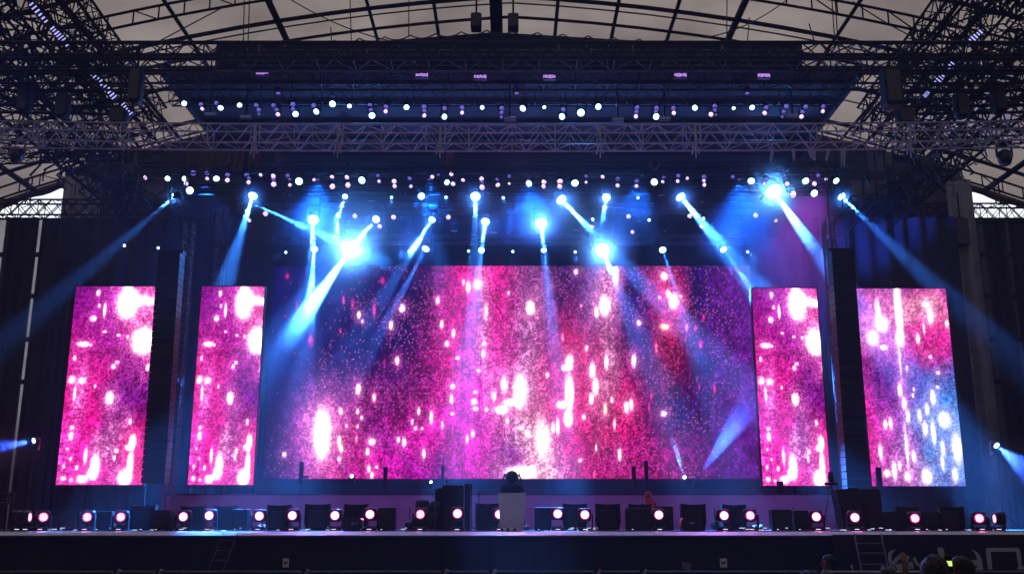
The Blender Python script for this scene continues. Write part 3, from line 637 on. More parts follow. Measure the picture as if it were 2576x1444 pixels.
def side_a(U, V, w=206, h=498):
    X = U * w; Y = V * h; im = np.zeros(X.shape + (3,)); u, v_ = U, V
    nz = smooth_noise(X, Y, 26, 21) * .6 + smooth_noise(X, Y, 11, 22) * .4; k = .72 + .62 * nz
    def add(g_, c):
        g_ = np.clip(g_, 0, 1.25)
        for i in range(3): im[..., i] = im[..., i] * (1 - np.minimum(g_, 1) * .92) + g_ * c[i]
    uw = u + .25 * (smooth_noise(X, Y * .6, 40, 71) - .5)
    im[:] = (.05, .008, .17)
    add(gs(uw, v_, .05, .0, .35, .25) * .8, (.16, .0, .20))
    add(gs(uw, v_, .12, .62, .26, .26, 2.6) * (.35 + .7 * k), (.84, .0, .22)); add(gs(uw, v_, .1, .88, .24, .18, 2.5) * (.4 + .6 * k), (.90, .02, .42)); add(gs(u, v_, .03, .95, .12, .2, 3), (.9, .20, .68)); add(gs(uw, v_, .2, .40, .25, .10) * k * .8, (.50, .06, .26)); add(gs(u, v_, .17, .56, .06, .12) * k, (.95, .4, .75))
    add(gs(uw, v_, .88, .12, .24, .15, 2.5) * k, (.85, .32, .52)); add(gs(uw, v_, .55, .05, .18, .08) * k * .8, (.6, .15, .6)); add(gs(uw, v_, .45, .27, .25, .08) * k * .7, (.22, .05, .26)); add(gs(uw, v_, .95, .33, .12, .1) * k, (.6, .25, .4))
    add(gs(uw, v_, .9, .90, .26, .16, 2.6) * (.3 + .8 * k), (.72, .02, .13)); add(gs(uw, v_, .60, .84, .11, .18) * (.2 + .8 * k), (.50, .36, .50)); add(gs(uw, v_, .38, .97, .25, .07) * k, (.6, .08, .35))
    im *= (.8 + .4 * smooth_noise(X, Y * .3, 14, 73))[..., None]
    im *= grit(X, Y, 211, .45, 2.2)[..., None]
    lum = im[..., 0] * .6 + im[..., 1] + .1 * im[..., 2]
    d = dots(X, Y, 5.2, np.clip(.62 + lum, 0, 1), 1.4, 31, .42); br = np.clip(lum * 1.5, 0, 1)
    for i in range(3): im[..., i] = im[..., i] * (.95 - .2 * br) + d * ((.40, .10, .26)[i] * (1 - .3 * br) + (.14, .12, .14)[i] * br)
    put(im, X, Y, to_uv(BA, 165, 725, 18, 625, 38, 1392, w, h), 1.0, .10); 
    im *= (1 - .6 * np.exp(-((X - (w * .13 + (Y - h) * -.0)) / 1.2) ** 2) * (V > .8))[..., None]
    im[..., 0] *= 1.25; im[..., 2] *= 1.05; im[..., 1] *= .12 + .88 * np.clip(im[..., 1] * 1.3, 0, 1) ** 1.3
    return np.clip(im, 0, 4)
def side_b(U, V, w=230, h=497):
    X = U * w; Y = V * h; im = np.zeros(X.shape + (3,)); u, v_ = U, V
    nz = smooth_noise(X, Y, 26, 41) * .6 + smooth_noise(X, Y, 11, 42) * .4; k = .72 + .62 * nz
    def add(g_, c):
        g_ = np.clip(g_, 0, 1.25)
        for i in range(3): im[..., i] = im[..., i] * (1 - np.minimum(g_, 1) * .92) + g_ * c[i]
    uw = u + .2 * (smooth_noise(X, Y * .6, 40, 81) - .5); vw = v_ + .08 * (smooth_noise(X, Y, 40, 82) - .5)
    im[:] = (.06, .004, .24)
    add(gs(uw, vw, .82, .2, .34, .16, 3) * (.5 + .5 * k), (.84, .0, .26)); add(gs(uw, vw, .2, .13, .2, .16, 2.6) * (.3 + .6 * k), (.85, .22, .58)); add(gs(uw, vw, .7, .1, .2, .05) * k, (.9, .4, .5))
    add(gs(uw, vw, .2, .80, .24, .17, 2.6) * (.3 + .7 * k), (.62, .04, .45)); add(gs(u, v_, .0, .78, .07, .25), (.8, .0, .28)); add(gs(uw, vw, .45, .92, .2, .10) * k, (.35, .18, .42)); add(gs(u, v_, .43, .5, .04, .5) * .5, (.9, .3, .8))
    blue = gs(uw, vw, .92, .76, .34, .27, 3) * .95
    for i, c in enumerate((.0, .27, .80)): im[..., i] = im[..., i] * (1 - blue) + c * blue
    im *= (.8 + .4 * smooth_noise(X, Y * .3, 14, 83))[..., None]
    im *= grit(X, Y, 221, .55, 1.9)[..., None]
    lum = im[..., 0] * .6 + im[..., 1] * .8 + .1 * im[..., 2]
    d = dots(X, Y, 5.4, np.clip(.5 + lum, 0, 1), 1.5, 51, .4); br = np.clip(lum * 1.4, 0, 1)
    for i in range(3): im[..., i] = im[..., i] * .95 + d * ((.32, .18, .30)[i] * (1 - .3 * br) + .10 * br)
    put(im, X, Y, to_uv(BB, 88, 692, 190, 838, 47, 1402, w, h), .9, .08, 61)
    im[..., 1] *= 1 - (1 - blue) * .6 * (1 - np.clip(im[..., 1] * 1.4, 0, 1))
    return np.clip(im, 0, 4)
def led_mat():
    m = bpy.data.materials.new('led_wall_picture'); m.use_nodes = True; n = m.node_tree; n.nodes.clear()
    o = n.nodes.new('ShaderNodeOutputMaterial'); e = n.nodes.new('ShaderNodeEmission'); a = n.nodes.new('ShaderNodeAttribute'); a.attribute_name = 'picture'
    n.links.new(a.outputs['Color'], e.inputs[0]); e.inputs[1].default_value = 1.0; n.links.new(e.outputs[0], o.inputs[0]); return m
M['led'] = led_mat()
def screen(label, x0, x1, z0, z1, Y, fn, nx, nzv, cols, rows, notch=None, legs=True):
    t = thing('led_screen', label, 'screen', ((x0 + x1) / 2, Y, z0), 'led screens')
    w, h = x1 - x0, z1 - z0
    U, V = np.meshgrid(np.linspace(0, 1, nx), np.linspace(1, 0, nzv)); img = fn(U, V)
    co_ = np.zeros((nzv, nx, 3)); co_[..., 0] = (U - .5) * w; co_[..., 2] = (1 - V) * h
    idx = np.arange(nx * nzv).reshape(nzv, nx); q = np.stack([idx[:-1, :-1], idx[:-1, 1:], idx[1:, 1:], idx[1:, :-1]], -1).reshape(-1, 4)
    me = bpy.data.meshes.new('display'); me.vertices.add(nx * nzv); me.vertices.foreach_set('co', co_.reshape(-1))
    me.loops.add(q.size); me.loops.foreach_set('vertex_index', q.reshape(-1).astype(np.int32)); me.polygons.add(len(q))
    me.polygons.foreach_set('loop_start', (np.arange(len(q)) * 4).astype(np.int32)); me.update(calc_edges=True)
    ca = me.color_attributes.new('picture', 'FLOAT_COLOR', 'POINT'); c4 = np.ones((nx * nzv, 4), np.float32); c4[:, :3] = img.reshape(-1, 3); ca.data.foreach_set('color', c4.reshape(-1))
    me.materials.append(M['led']); ob = bpy.data.objects.new('display', me); C.objects.link(ob); ob.parent = t; ob.location = (0, -.005, 0)
    b_ = MB(); b_.box((-w / 2, .003, 0), (w / 2, .12, h)); b_.build('cabinet', 'black', t)
    fr = MB(); fr.box((-w/2 - .035, -.02, -.035), (-w/2 - .002, .12, h + .035)); fr.box((w/2 + .002, -.02, -.035), (w/2 + .035, .12, h + .035)); fr.box((-w/2, -.02, h + .002), (w/2, .12, h + .035)); fr.box((-w/2, -.02, -.035), (w/2, .12, -.002)); fr.build('frame', 'black', t)
    for i in range(cols + 1):
        x = -w/2 + w * i / cols; MB().tube((x, .25, -.0), (x, .25, h), .03).build('strut', 'alu_dark', t)
        if legs: MB().tube((x, .25, ZD - z0), (x, .25, 0), .04).build('support_leg', 'black', t)
    return t
def zx(xl_t, xr_t, xl_b, xr_b, yt, yb, Y):
    x0 = (at(xl_t, yt, Y).x + at(xl_b, yb, Y).x) / 2; x1 = (at(xr_t, yt, Y).x + at(xr_b, yb, Y).x) / 2
    return x0, x1, at(1288, yb, Y).z, at(1288, yt, Y).z
x0, x1, z0, z1 = zx(691, 1885, 659, 1916, 669, 1204, 40)
screen('huge main led wall with pink and violet sparkle picture at stage centre', x0, x1, z0, z1, 40, main_content, 800, 358, 10, 5, legs=False)
sk = thing('screen_plinth', 'low dark plinth under the huge main screen', 'plinth', (0, 39.9, zr)); MB().box((x0 - .1, 0, 0), (x1 + .3, .9, z0 - zr - .04)).build('panel', 'drape', sk)
x0, x1, z0, z1 = zx(192, 398, 140, 362, 721, 1219, 35); screen('tall outer screen on the card side, magenta edge, wider of the pair', x0, x1, z0, z1, 35, side_a, 150, 350, 3, 5)
x0, x1, z0, z1 = zx(511, 669, 469, 634, 721, 1219, 35); screen('tall narrow inner screen between speaker array and main wall, card side', x0, x1, z0, z1, 35, lambda u, v: side_a(u * .93 + .0, v, 172), 120, 350, 2, 5)
x0, x1, z0, z1 = zx(1888, 2056, 1922, 2087, 725, 1221, 35); screen('tall narrow inner screen on the banner side with violet top corner', x0, x1, z0, z1, 35, lambda u, v: side_a(u * .93, v, 178), 122, 350, 2, 5)
x0, x1, z0, z1 = zx(2157, 2378, 2190, 2430, 726, 1222, 35); screen('tall outer screen whose lower half glows blue, banner side', x0, x1, z0, z1, 35, side_b, 160, 350, 3, 5)

# ------------------------------------------------------------------ line arrays
def line_array(label, px_t, px_b, yt, yb, Y, n_):
    a = at(px_t, yt, Y); zb_ = at(px_b, yb, Y).z; h = (a.z - zb_) / n_; w = 56 * mpp(yt, Y)
    t = thing('line_array', label, 'speaker', (a.x, Y, zb_), 'hanging line arrays')
    for k in range(n_):
        z = k * h; dy = .10 * math.cos(k / n_ * 3); c = MB()
        c.prism([(-w/2, dy, z + .012), (w/2, dy, z + .012), (w/2, dy, z + h - .012), (-w/2, dy, z + h - .012)], (0, .5, 0)); c.build('speaker_cabinet', 'black', t)
    MB().box((-w/2 - .02, .1, h * n_), (w/2 + .02, .45, h * n_ + .12)).build('flying_frame', 'steel_dark', t)
    for s in (-1, 1): MB().tube((s * w/3, .25, h * n_ + .1), (s * w/3, .25, 15.4 - zb_), .02).build('hoist_chain', 'cable', t)
    return t
line_array('tall hanging speaker array between the two card side screens', 428, 400, 636, 1215, 32, 34)
line_array('tall hanging speaker array between the two banner side screens', 2117, 2160, 631, 1240, 32, 35)
# lattice masts
def mast(label, px, yt, Y, w=.3, bay=.35, m='alu_dark', base=None):
    a = at(px, yt, Y); return truss('lattice_mast', label, (a.x, Y, ZD if base is None else base), (a.x, Y, a.z), w, w, bay, .03, .014, m, x2=1)
mast('slim lattice mast beside the card side speaker array', 478, 560, 33.2)
mast('slim lattice mast beside the banner side speaker array', 2082, 560, 33.2)
mast('thick lattice tower against the daylight, next to the narrow card side screen', 552, 530, 40.5, .55, .5, 'steel_dark')
x_ = at(552, 600, 41).x
t = thing('gable_panel', 'tall pale membrane strip behind the thick lattice tower', 'panel', (x_, 41.2, at(552, 722, 41).z - 2)); MB().box((-.28, 0, 0), (.28, .02, 5.6)).build('fabric', 'membrane', t)

# ------------------------------------------------------------------ hung lamps
# par lamp: z axis of the head points out of the lens
def par_proto(kind):
    t = thing('par_lamp', 'x', 'lamp', (0, 0, 0))
    tilt = Matrix.Rotation(math.radians(90 + 38), 4, 'X')         # lens looks forward and down
    MB().lathe([(.05, -.30), (.095, -.26), (.105, -.05), (.112, .0), (.104, .0), (.100, -.012)], 16, tilt).build('lamp_body', 'black', t, smooth=True)
    MB().lathe([(.097, -.010), (.097, -.004)], 18, tilt).build('lens', {'B': 'lens_blue', 'P': 'lens_pink', 'V': 'lens_vio', 'd': 'lens_dim'}[kind], t)
    if kind in 'BP': MB().lathe([(.1035, -.02), (.1035, -.0105)], 18, tilt).build('lens_glow_ring', 'ring_vio', t)
    y = MB(); 
    for s in (-1, 1): y.box((s * .13 - .012, .05, .0), (s * .13 + .012, .09, .30))
    y.box((-.142, .05, .30), (.142, .09, .325)); y.tube((0, .07, .32), (0, .07, .46), .018); y.build('yoke', 'black', t)
    return t
PARS = {k: par_proto(k) for k in 'BPVd'}; USED = set()
def par(kind, px, py, Y, rpx, label, group):
    p = at(px, py, Y); s_ = rpx * mpp(py, Y) / .1
    if kind in USED: t = copy_tree(PARS[kind])
    else: USED.add(kind); t = PARS[kind]
    t.location = p; t.scale = (s_, s_, s_); t['label'] = label; t['group'] = group
    t.rotation_euler = (random.uniform(-.25, .25), random.uniform(-.2, .2), random.uniform(-.5, .5) + .35 * (px < 1288) - .2)
    if kind == 'B': light('SPOT', p + Vector((0, -.12, -.10)), p + Vector((0, -2, -1.2)), (8 if Y < 32 else 42) * s_ * s_, (.06, .30, 1), ang=150, blend=.8)
    return t
q = .3434
R1 = [(1350,760,'B',18),(1472,767,'V',16),(1481,800,'P',14),(1585,757,'V',16),(1616,793,'B',19),(1755,773,'B',17),(1877,773,'V',16),(1896,807,'V',15),(1897,837,'d',10),(2003,774,'V',16),(2025,807,'V',15),(2036,841,'P',16),(2145,767,'V',18),(2146,802,'V',15),(2165,838,'B',20),(2297,775,'V',16),(2316,820,'B',20),(2435,764,'B',22),(2560,780,'B',15)]
R1 = [(x*q, y*q, k, r) for x, y, k, r in R1]
R1 += [(840.4+x*q, y*q, k, r) for x, y, k, r in [(262,773,'V',16),(269,809,'V',15),(278,849,'B',22),(380,784,'V',17),(378,818,'P',15),(531,789,'B',19),(659,785,'V',17),(661,815,'V',15),(661,849,'P',15),(809,796,'V',16),(809,857,'B',19),(937,792,'V',17),(938,828,'P',14),(1085,790,'B',14),(1228,796,'V',17),(1227,826,'V',15),(1225,859,'d',12),(1382,797,'B',22),(1540,788,'B',12),(1680,804,'V',17),(1669,856,'B',22),(1808,828,'B',26),(1936,784,'B',21),(2073,772,'V',13),(2220,790,'V',17),(2215,821,'V',15),(2211,855,'P',15),(2362,795,'V',17),(2358,822,'V',14),(2360,857,'B',22),(2486,795,'V',16),(2489,830,'P',15)]]
R1 += [(1691.4+x*q, y*q, k, r) for x, y, k, r in [(165,792,'B',19),(310,780,'V',17),(310,809,'V',14),(283,840,'P',17),(320,842,'d',10),(449,795,'B',12),(585,790,'B',18),(690,790,'V',17),(676,830,'P',16),(835,781,'V',17),(816,821,'V',15),(805,856,'d',11),(977,784,'V',16),(953,823,'V',15),(946,857,'P',16),(1105,782,'V',16),(1103,817,'P',14)]]
R2 = [(x*q, y*q, k, r) for x, y, k, r in [(1063,1303,'P',15),(1227,1310,'B',18),(1415,1270,'V',20),(1350,1312,'B',19),(1363,1347,'P',16),(1390,1397,'B',26),(1517,1271,'V',16),(1518,1310,'P',13),(1585,1311,'B',22),(1667,1283,'V',17),(1666,1322,'P',17),(1808,1284,'V',17),(1822,1307,'V',13),(1821,1337,'P',15),(1909,1283,'P',13),(2001,1293,'P',17),(2005,1320,'V',13),(2005,1352,'P',19),(2108,1289,'V',15),(2122,1316,'V',11),(2124,1357,'P',13),(2190,1330,'B',26),(2301,1319,'P',12),(2432,1298,'P',15),(2435,1368,'P',20),(2541,1300,'P',16),(2549,1357,'P',19)]]
R2 += [(840.4+x*q, y*q, k, r) for x, y, k, r in [(203,1322,'B',25),(322,1288,'V',13),(329,1330,'P',12),(440,1330,'P',17),(443,1365,'P',15),(553,1309,'V',16),(563,1367,'P',12),(719,1298,'P',14),(764,1282,'V',9),(828,1337,'B',19),(859,1277,'P',15),(871,1349,'P',17),(944,1321,'P',14),(1081,1312,'P',16),(1085,1338,'V',13),(1084,1374,'P',19),(1190,1317,'V',15),(1200,1357,'P',17),(1283,1293,'V',12),(1283,1347,'P',10),(1427,1346,'B',22),(1537,1335,'P',18),(1534,1366,'P',16),(1655,1332,'P',21),(1653,1368,'P',18),(1765,1343,'B',25),(1846,1293,'V',13),(1846,1337,'P',10),(1967,1297,'P',14),(2079,1313,'V',16),(2077,1361,'P',15),(2217,1328,'V',15),(2215,1365,'P',14),(2345,1335,'B',24),(2416,1301,'V',13),(2407,1333,'P',12),(2522,1289,'V',14),(2517,1329,'P',13)]]
R2 += [(1691.4+x*q, y*q, k, r) for x, y, k, r in [(110,1308,'P',11),(232,1297,'V',16),(231,1325,'P',12),(235,1356,'P',14),(443,1297,'V',13),(578,1328,'B',24),(688,1316,'V',15),(674,1347,'P',12),(825,1296,'V',15),(841,1349,'P',17),(977,1328,'B',24),(1068,1287,'V',14),(1041,1348,'P',16),(1041,1418,'B',25),(885,1425,'P',25),(1125,1315,'P',11),(1201,1327,'B',22)]]
R4 = [(893,544,'P',17),(990,547,'P',18),(1128,547,'P',17),(955,570,'P',17),(1489,571,'P',15),(1581,545,'P',16),(668,538,'P',18),(627,555,'P',14),(1735,544,'P',17),(1901,542,'P',18),(1952,556,'P',14),(1765,570,'P',14),(1591,584,'P',13)]
LOOK = {'B': 'bright blue-white', 'P': 'pinkish white', 'V': 'dim violet', 'd': 'nearly dark violet'}
for row, Y, nm, grp in ((R1, 30.5, 'upper', 'par lamps of the upper row'), (R2, 35.5, 'middle', 'par lamps of the middle row'), (R4, 38.2, 'lowest', 'par lamps of the lowest row')):
    row = sorted(row); cnt = {}
    for x, y, k, r in row:
        cnt[k] = cnt.get(k, 0) + 1
        par(k, x, y, Y, r * q * 1.02, '%s par lamp, %s of its colour in %s lamp row towards banner side' % (LOOK[k], nth(cnt[k]), nm), grp)
# trusses that carry the rows
def cross_truss(label, x0, x1, py, Y, w=.4, h=.4, m='steel_dark', bay=.5):
    a = at(x0, py, Y); b_ = at(x1, py, Y); b_.z = a.z; return truss('lighting_truss', label, a, b_, w, h, bay, .03, .014, m, x2=2, group=None)
cross_truss('black lighting truss right above the upper row of par lamps', 430, 2110, 247, 30.7)
cross_truss('black lighting truss right above the middle row of par lamps', 350, 2150, 427, 35.7)
cross_truss('black lighting truss carrying the highest row of beam lights', 420, 2140, 478, 36.9, .4, .3)
cross_truss('black lighting truss carrying the second row of beam lights', 600, 1980, 525, 38.3, .35, .3, 'alu_dark', .6)
cross_truss('black lighting truss just above the main screen', 690, 1900, 603, 39.3, .35, .3, 'alu_dark', .6)
# smoke clouds added for glow round the brightest lamps, denser than the even haze
smk = bpy.data.materials.new('added_glow_smoke'); smk.use_nodes = True; n = smk.node_tree; n.nodes.clear()
o = n.nodes.new('ShaderNodeOutputMaterial'); v = n.nodes.new('ShaderNodeVolumePrincipled'); v.inputs['Anisotropy'].default_value = .2; v.inputs['Color'].default_value = (.95, .95, .97, 1)
tc = n.nodes.new('ShaderNodeTexCoord'); ln = n.nodes.new('ShaderNodeVectorMath'); ln.operation = 'LENGTH'; n.links.new(tc.outputs['Object'], ln.inputs[0])
mr = n.nodes.new('ShaderNodeMapRange'); mr.inputs[1].default_value = 0; mr.inputs[2].default_value = .97; mr.inputs[3].default_value = 1; mr.inputs[4].default_value = 0; n.links.new(ln.outputs['Value'], mr.inputs[0])
pw = n.nodes.new('ShaderNodeMath'); pw.operation = 'POWER'; pw.inputs[1].default_value = 1.7; n.links.new(mr.outputs[0], pw.inputs[0])
nz_ = n.nodes.new('ShaderNodeTexNoise'); nz_.inputs['Scale'].default_value = 2.2; nz_.inputs['Detail'].default_value = 2; n.links.new(tc.outputs['Object'], nz_.inputs['Vector'])
m1 = n.nodes.new('ShaderNodeMath'); m1.operation = 'MULTIPLY'; n.links.new(pw.outputs[0], m1.inputs[0]); n.links.new(nz_.outputs['Fac'], m1.inputs[1])
m2 = n.nodes.new('ShaderNodeMath'); m2.operation = 'MULTIPLY'; m2.inputs[1].default_value = .95; n.links.new(m1.outputs[0], m2.inputs[0]); n.links.new(m2.outputs[0], v.inputs['Density']); n.links.new(v.outputs[0], o.inputs['Volume'])
M['smoke'] = smk
smk2 = smk.copy(); smk2.name = 'added_thin_smoke'; M['thin_smoke'] = smk2
for nd_ in smk2.node_tree.nodes:
    if nd_.type == 'MATH' and nd_.operation == 'MULTIPLY' and not nd_.inputs[1].is_linked: nd_.inputs[1].default_value = .42
    if nd_.type == 'TEX_NOISE': nd_.inputs['Scale'].default_value = 3.5
def smoke(px, py, Y, rad, sc=None, m='smoke'):
    bm = bmesh.new(); bmesh.ops.create_icosphere(bm, subdivisions=2, radius=1.0); me = bpy.data.meshes.new('added_smoke_cloud'); bm.to_mesh(me); bm.free(); me.materials.append(M[m])
    ob = bpy.data.objects.new('added_smoke_cloud', me); C.objects.link(ob); ob.location = at(px, py, Y); ob.scale = sc or (rad, rad * .9, rad); ob.rotation_euler = (px, py, 0) if not sc else (0, 0, 0); tag(ob, kind='stuff')
for a_ in ((885, 620, 38.6, 2.3), (1947, 480, 36.2, 1.9), (1515, 628, 38.6, 1.8), (1362, 562, 37.8, 1.2), (788, 556, 37.6, 1.1), (1410, 503, 36.3, 1.2), (1196, 497, 36.3, 1.1), (1712, 497, 36.3, 1.1), (636, 495, 36.3, 1.0), (1221, 560, 37.7, .9), (1525, 498, 36.3, .9), (1040, 615, 37.8, 1.1), (2117, 497, 36.3, .9), (440, 496, 36.3, .8), (1820, 600, 37.6, 1.3)):
    smoke(*a_)
for x_, y_, Y_, sc in ((860, 525, 37.3, (5.6, 2.2, 2.5)), (1400, 515, 37.3, (6.4, 2.2, 2.3)), (1930, 540, 37.3, (4.2, 2.2, 3.4)), (1985, 720, 37.8, (3.2, 1.6, 4.2)), (800, 760, 38.2, (2.8, 1.2, 2.8)), (705, 870, 38.4, (1.4, .9, 1.6)), (1840, 1080, 36.2, (2.2, 1.0, 2.6)), (1690, 1110, 35.0, (.9, .8, 2.0)), (10, 1130, 33, (1.6, 1, 1.1)), (2560, 1170, 33, (1.6, 1, 1.3))):
    smoke(x_, y_, Y_, 1, sc, 'thin_smoke')  # thin clouds added so broad blue and violet glow shows
# little pale things on the trusses: labels, clamps, glints painted as pale bits
ms = MB(); R = random.Random(11)
tags = []
for k in range(46):
    x = R.uniform(700, 1880); y = R.choice((492, 507, 535, 560, 583)) + R.uniform(-4, 4); p = at(x, y, 36.4)
    w_ = R.choice((.03, .05, .12, .25)); ms.box((p.x, p.y, p.z), (p.x + w_, p.y + .02, p.z + R.uniform(.015, .05)))
tag(ms.build('tag_and_glint', 'card'), 'small pale cable tags and painted glints scattered along the middle lighting trusses', 'tags', kind='stuff')
# ------------------------------------------------------------------ moving heads
def head_proto(flip):
    t = thing('beam_light', 'x', 'light'); s = -1 if flip else 1
    b_ = MB(); b_.rbox((-.20, -.16, -.10), (.20, .16, .10), .03); b_.build('base', 'black_gloss', t, loc=(0, 0, -.42 * s))
    y = MB()
    for sx in (-1, 1):
        y.rbox((sx * .19 - .035, -.07, min(-.34 * s, .06 * s)), (sx * .19 + .035, .07, max(-.34 * s, .06 * s)), .02)
    y.rbox((-.22, -.07, min(-.34 * s, -.27 * s)), (.22, .07, max(-.34 * s, -.27 * s)), .02); y.build('yoke', 'black_gloss', t)
    h = MB(); h.lathe([(.06, -.24), (.12, -.20), (.145, -.08), (.14, .08), (.155, .16), (.150, .165), (.135, .13)], 20); hd = h.build('head', 'black_gloss', t, smooth=True)
    MB().lathe([(.138, .134), (.138, .140)], 20).build('lens', 'lens_blue', hd)
    return t
HP = {1: head_proto(True), 0: head_proto(False)}; HUSED = set()
def beam(px, py, Y, tx, ty, ang, power, label, rpx=9, halo=150, flip=1, dY=-1.2, col=(.035, .22, 1), group='beam lights hung in the roof', lensf=.62, blend=.85, aim_cam=.35):
    p = at(px, py, Y); qn = at(tx, ty, Y + dY); s_ = rpx * mpp(py, Y) / .15
    s_ = max(.35, min(s_, 2.2))
    if flip in HUSED: t = copy_tree(HP[flip])
    else: HUSED.add(flip); t = HP[flip]
    t['label'] = label; t['group'] = group; t.scale = (s_,) * 3
    d = (qn - p).normalized(); tc_ = (Vector((0, 0, CZ)) - p).normalized(); fd = (d * (1 - aim_cam) + tc_ * aim_cam).normalized()
    t.location = p - fd * .14 * s_
    hd = [c for c in t.children if c.name.startswith('head')][0]; hd.rotation_euler = fd.to_track_quat('Z', 'Y').to_euler()
    if power: light('SPOT', p + fd * .08, p + fd * .08 + d, power, col, ang=ang * 1.1, blend=blend, size=.03)
    if halo: light('SPOT', p + fd * .16 + tc_ * .06, Vector((0, 0, CZ)), halo * (.22 if halo < 2000 else .40), (.03, .20, 1) if halo < 2000 else (.08, .32, 1), ang=128, blend=.7, size=.06)
    return t
K = 10.5
BE = [ # px py Y tx ty ang power rpx halo
 (440,494,36.6,222,680,9,24000,9,500,'first (outermost) in the highest beam row, throwing a long blue beam outwards'),
 (636,493,36.6,566,715,12,90000,12,900,'second in the highest beam row, fat blue beam at narrow screen'),
 (868,495,36.6,843,565,9,60000,7,500,'third in the highest beam row, with a short steep beam'),
 (1060,494,36.6,1072,540,9,15000,9,600,'fourth in the highest beam row, with a tilted oval face'),
 (1196,495,36.6,1195,600,9,50000,13,1100,'fifth in the highest beam row, straight down above the pink column'),
 (1412,503,36.6,1560,655,9,150000,14,1300,'sixth in the highest beam row, thick beam slanting to banner side'),
 (1525,497,36.6,1512,580,9,30000,11,700,'seventh in the highest beam row, with a short faint beam'),
 (1712,496,36.6,1900,720,13,200000,13,1200,'eighth in the highest beam row, with the widest pale beam'),
 (1945,481,36.6,2060,640,11,190000,22,4200,'dazzling star-like one at the banner side end of the highest beam row'),
 (2117,495,36.6,2310,680,10,48000,11,700,'outermost on the banner side, with a long blue beam'),
 (788,553,38.0,784,640,10,60000,14,1500,'first in the second beam row, bright and pear-shaped'),
 (946,552,38.0,893,612,9,60000,10,700,'second in the second beam row, crossing the dazzling star'),
 (1087,553,38.0,1000,690,9,60000,9,800,'third in the second beam row, beam puffing into smoke'),
 (1221,558,38.0,1203,680,8,60000,11,900,'fourth in the second beam row, above the small ball-like one'),
 (1361,562,38.0,1370,650,8,60000,15,2200,'fifth in the second beam row, very bright'),
 (885,624,39.0,760,800,12,115000,27,9000,'dazzling blue-white star just above the main screen, largest of all'),
 (885,624,39.0,560,500,9,0,4,0,'small one tucked behind the largest dazzling star'),
 (1515,629,39.0,1540,690,10,50000,19,4200,'dazzling star above the main screen on the banner half'),
 (1071,626,39.0,950,850,8,60000,10,600,'lowest row one whose beam slants across the blue picture corner'),
 (1211,630,39.0,1204,690,8,40000,8,500,'lowest row one directly over the pink column'),
 (1368,630,39.0,1388,800,7,60000,7,500,'lowest row one with a thin blue beam down the picture'),
 (1667,629,39.0,1690,700,7,50000,9,600,'lowest row one above the red fireworks column'),
 (791,627,39.0,780,760,9,40000,9,500,'lowest row one at the card side of the main screen'),
 (1820,628,39.0,1900,740,9,8000,9,500,'lowest row one seen inside the wide pale beam'),
 (850,543,38.0,846,600,8,12000,5,150,'small one below the third of the highest row')]
for i, (px, py, Y, tx, ty, an, pw, rp, ha, lb) in enumerate(BE):
    beam(px, py, Y, tx, ty, an, pw * K, ('beam light, ' + lb) if len(lb.split()) < 14 else 'beam light, ' + ' '.join(lb.split()[:14]).rstrip(','), rp, ha)
# second blue shaft: bare spot on the card side, aimed at the largest star
pp = at(640, 515, 37.5); light('SPOT', pp, at(885, 624, 38.6), 320000, (.03, .22, 1), ang=7, blend=.5, size=.03)
SM = [(719,635,660,660),(1030,633,985,655),(1179,632,1180,680),(1290,633,1292,680),(1447,634,1449,690),(1491,552,1520,620),(1633,554,1660,610),(1881,634,1900,660),(313,618,305,700),(398,624,385,700),(985,497,985,530),(1122,497,1122,530),(1266,498,1266,530),(1605,498,1605,525),(1770,550,1765,580)]
for k, (x, y, tx, ty) in enumerate(SM):
    beam(x, y, 39.3 if y > 600 else 37.2, tx, ty, 12, 2600, 'tiny blue pin spot, %s of the pin spots counting towards the banner side' % nth(sorted(SM).index((x, y, tx, ty)) + 1), 3.2, 0, dY=-3, group='tiny pin spots')
# floor beams at the back and the two side ones
beam(885, 1197, 35.5, 850, 1160, 12, 30000, 'beam light on the riser throwing a short beam up across the picture, card half', 5, 0, flip=0, dY=-1, col=(.08, .16, 1), group='floor beam lights')
beam(1084, 1212, 35.5, 1030, 1165, 12, 20000, 'beam light on the riser with a faint violet beam beside the equipment tower', 4, 0, flip=0, dY=-1, col=(.10, .14, 1), group='floor beam lights')
beam(1722, 1200, 35.5, 1676, 1050, 9, 38000, 'beam light on the riser with a thin turquoise beam leaning away from its neighbour', 5, 0, flip=0, dY=-2, col=(.05, .35, .9), group='floor beam lights')
beam(1756, 1202, 35.5, 1890, 1010, 17, 70000, 'beam light on the riser with a broad smoky blue beam leaning to the banner side', 6, 60, flip=0, dY=1.5, col=(.03, .10, 1), group='floor beam lights')
beam(85, 1108, 33, -60, 1135, 30, 9000, 'beam light on a stand at the card side edge, shining outwards', 7, 80, flip=0, dY=-1, col=(.03, .10, 1), group='side beam lights')
beam(2507, 1120, 33, 2620, 1210, 40, 14000, 'beam light at the banner side edge, pouring blue light outwards', 8, 80, flip=0, dY=-1, col=(.04, .13, 1), group='side beam lights')
for x, y in ((85, 1112), (2507, 1124)):
    p = at(x, y, 33.1); t = thing('light_stand', 'thin black stand carrying the side beam light, ' + ('banner side' if x > 1000 else 'card side'), 'stand', (p.x, 33.1, ZD)); MB().tube((0, 0, 0), (0, 0, p.z - ZD - .5), .025).build('pole', 'black', t)
    for k in range(3): a = k * 2.1; MB().tube((0, 0, .5), (math.cos(a) * .5, math.sin(a) * .5, 0), .018).build('leg', 'black', t)
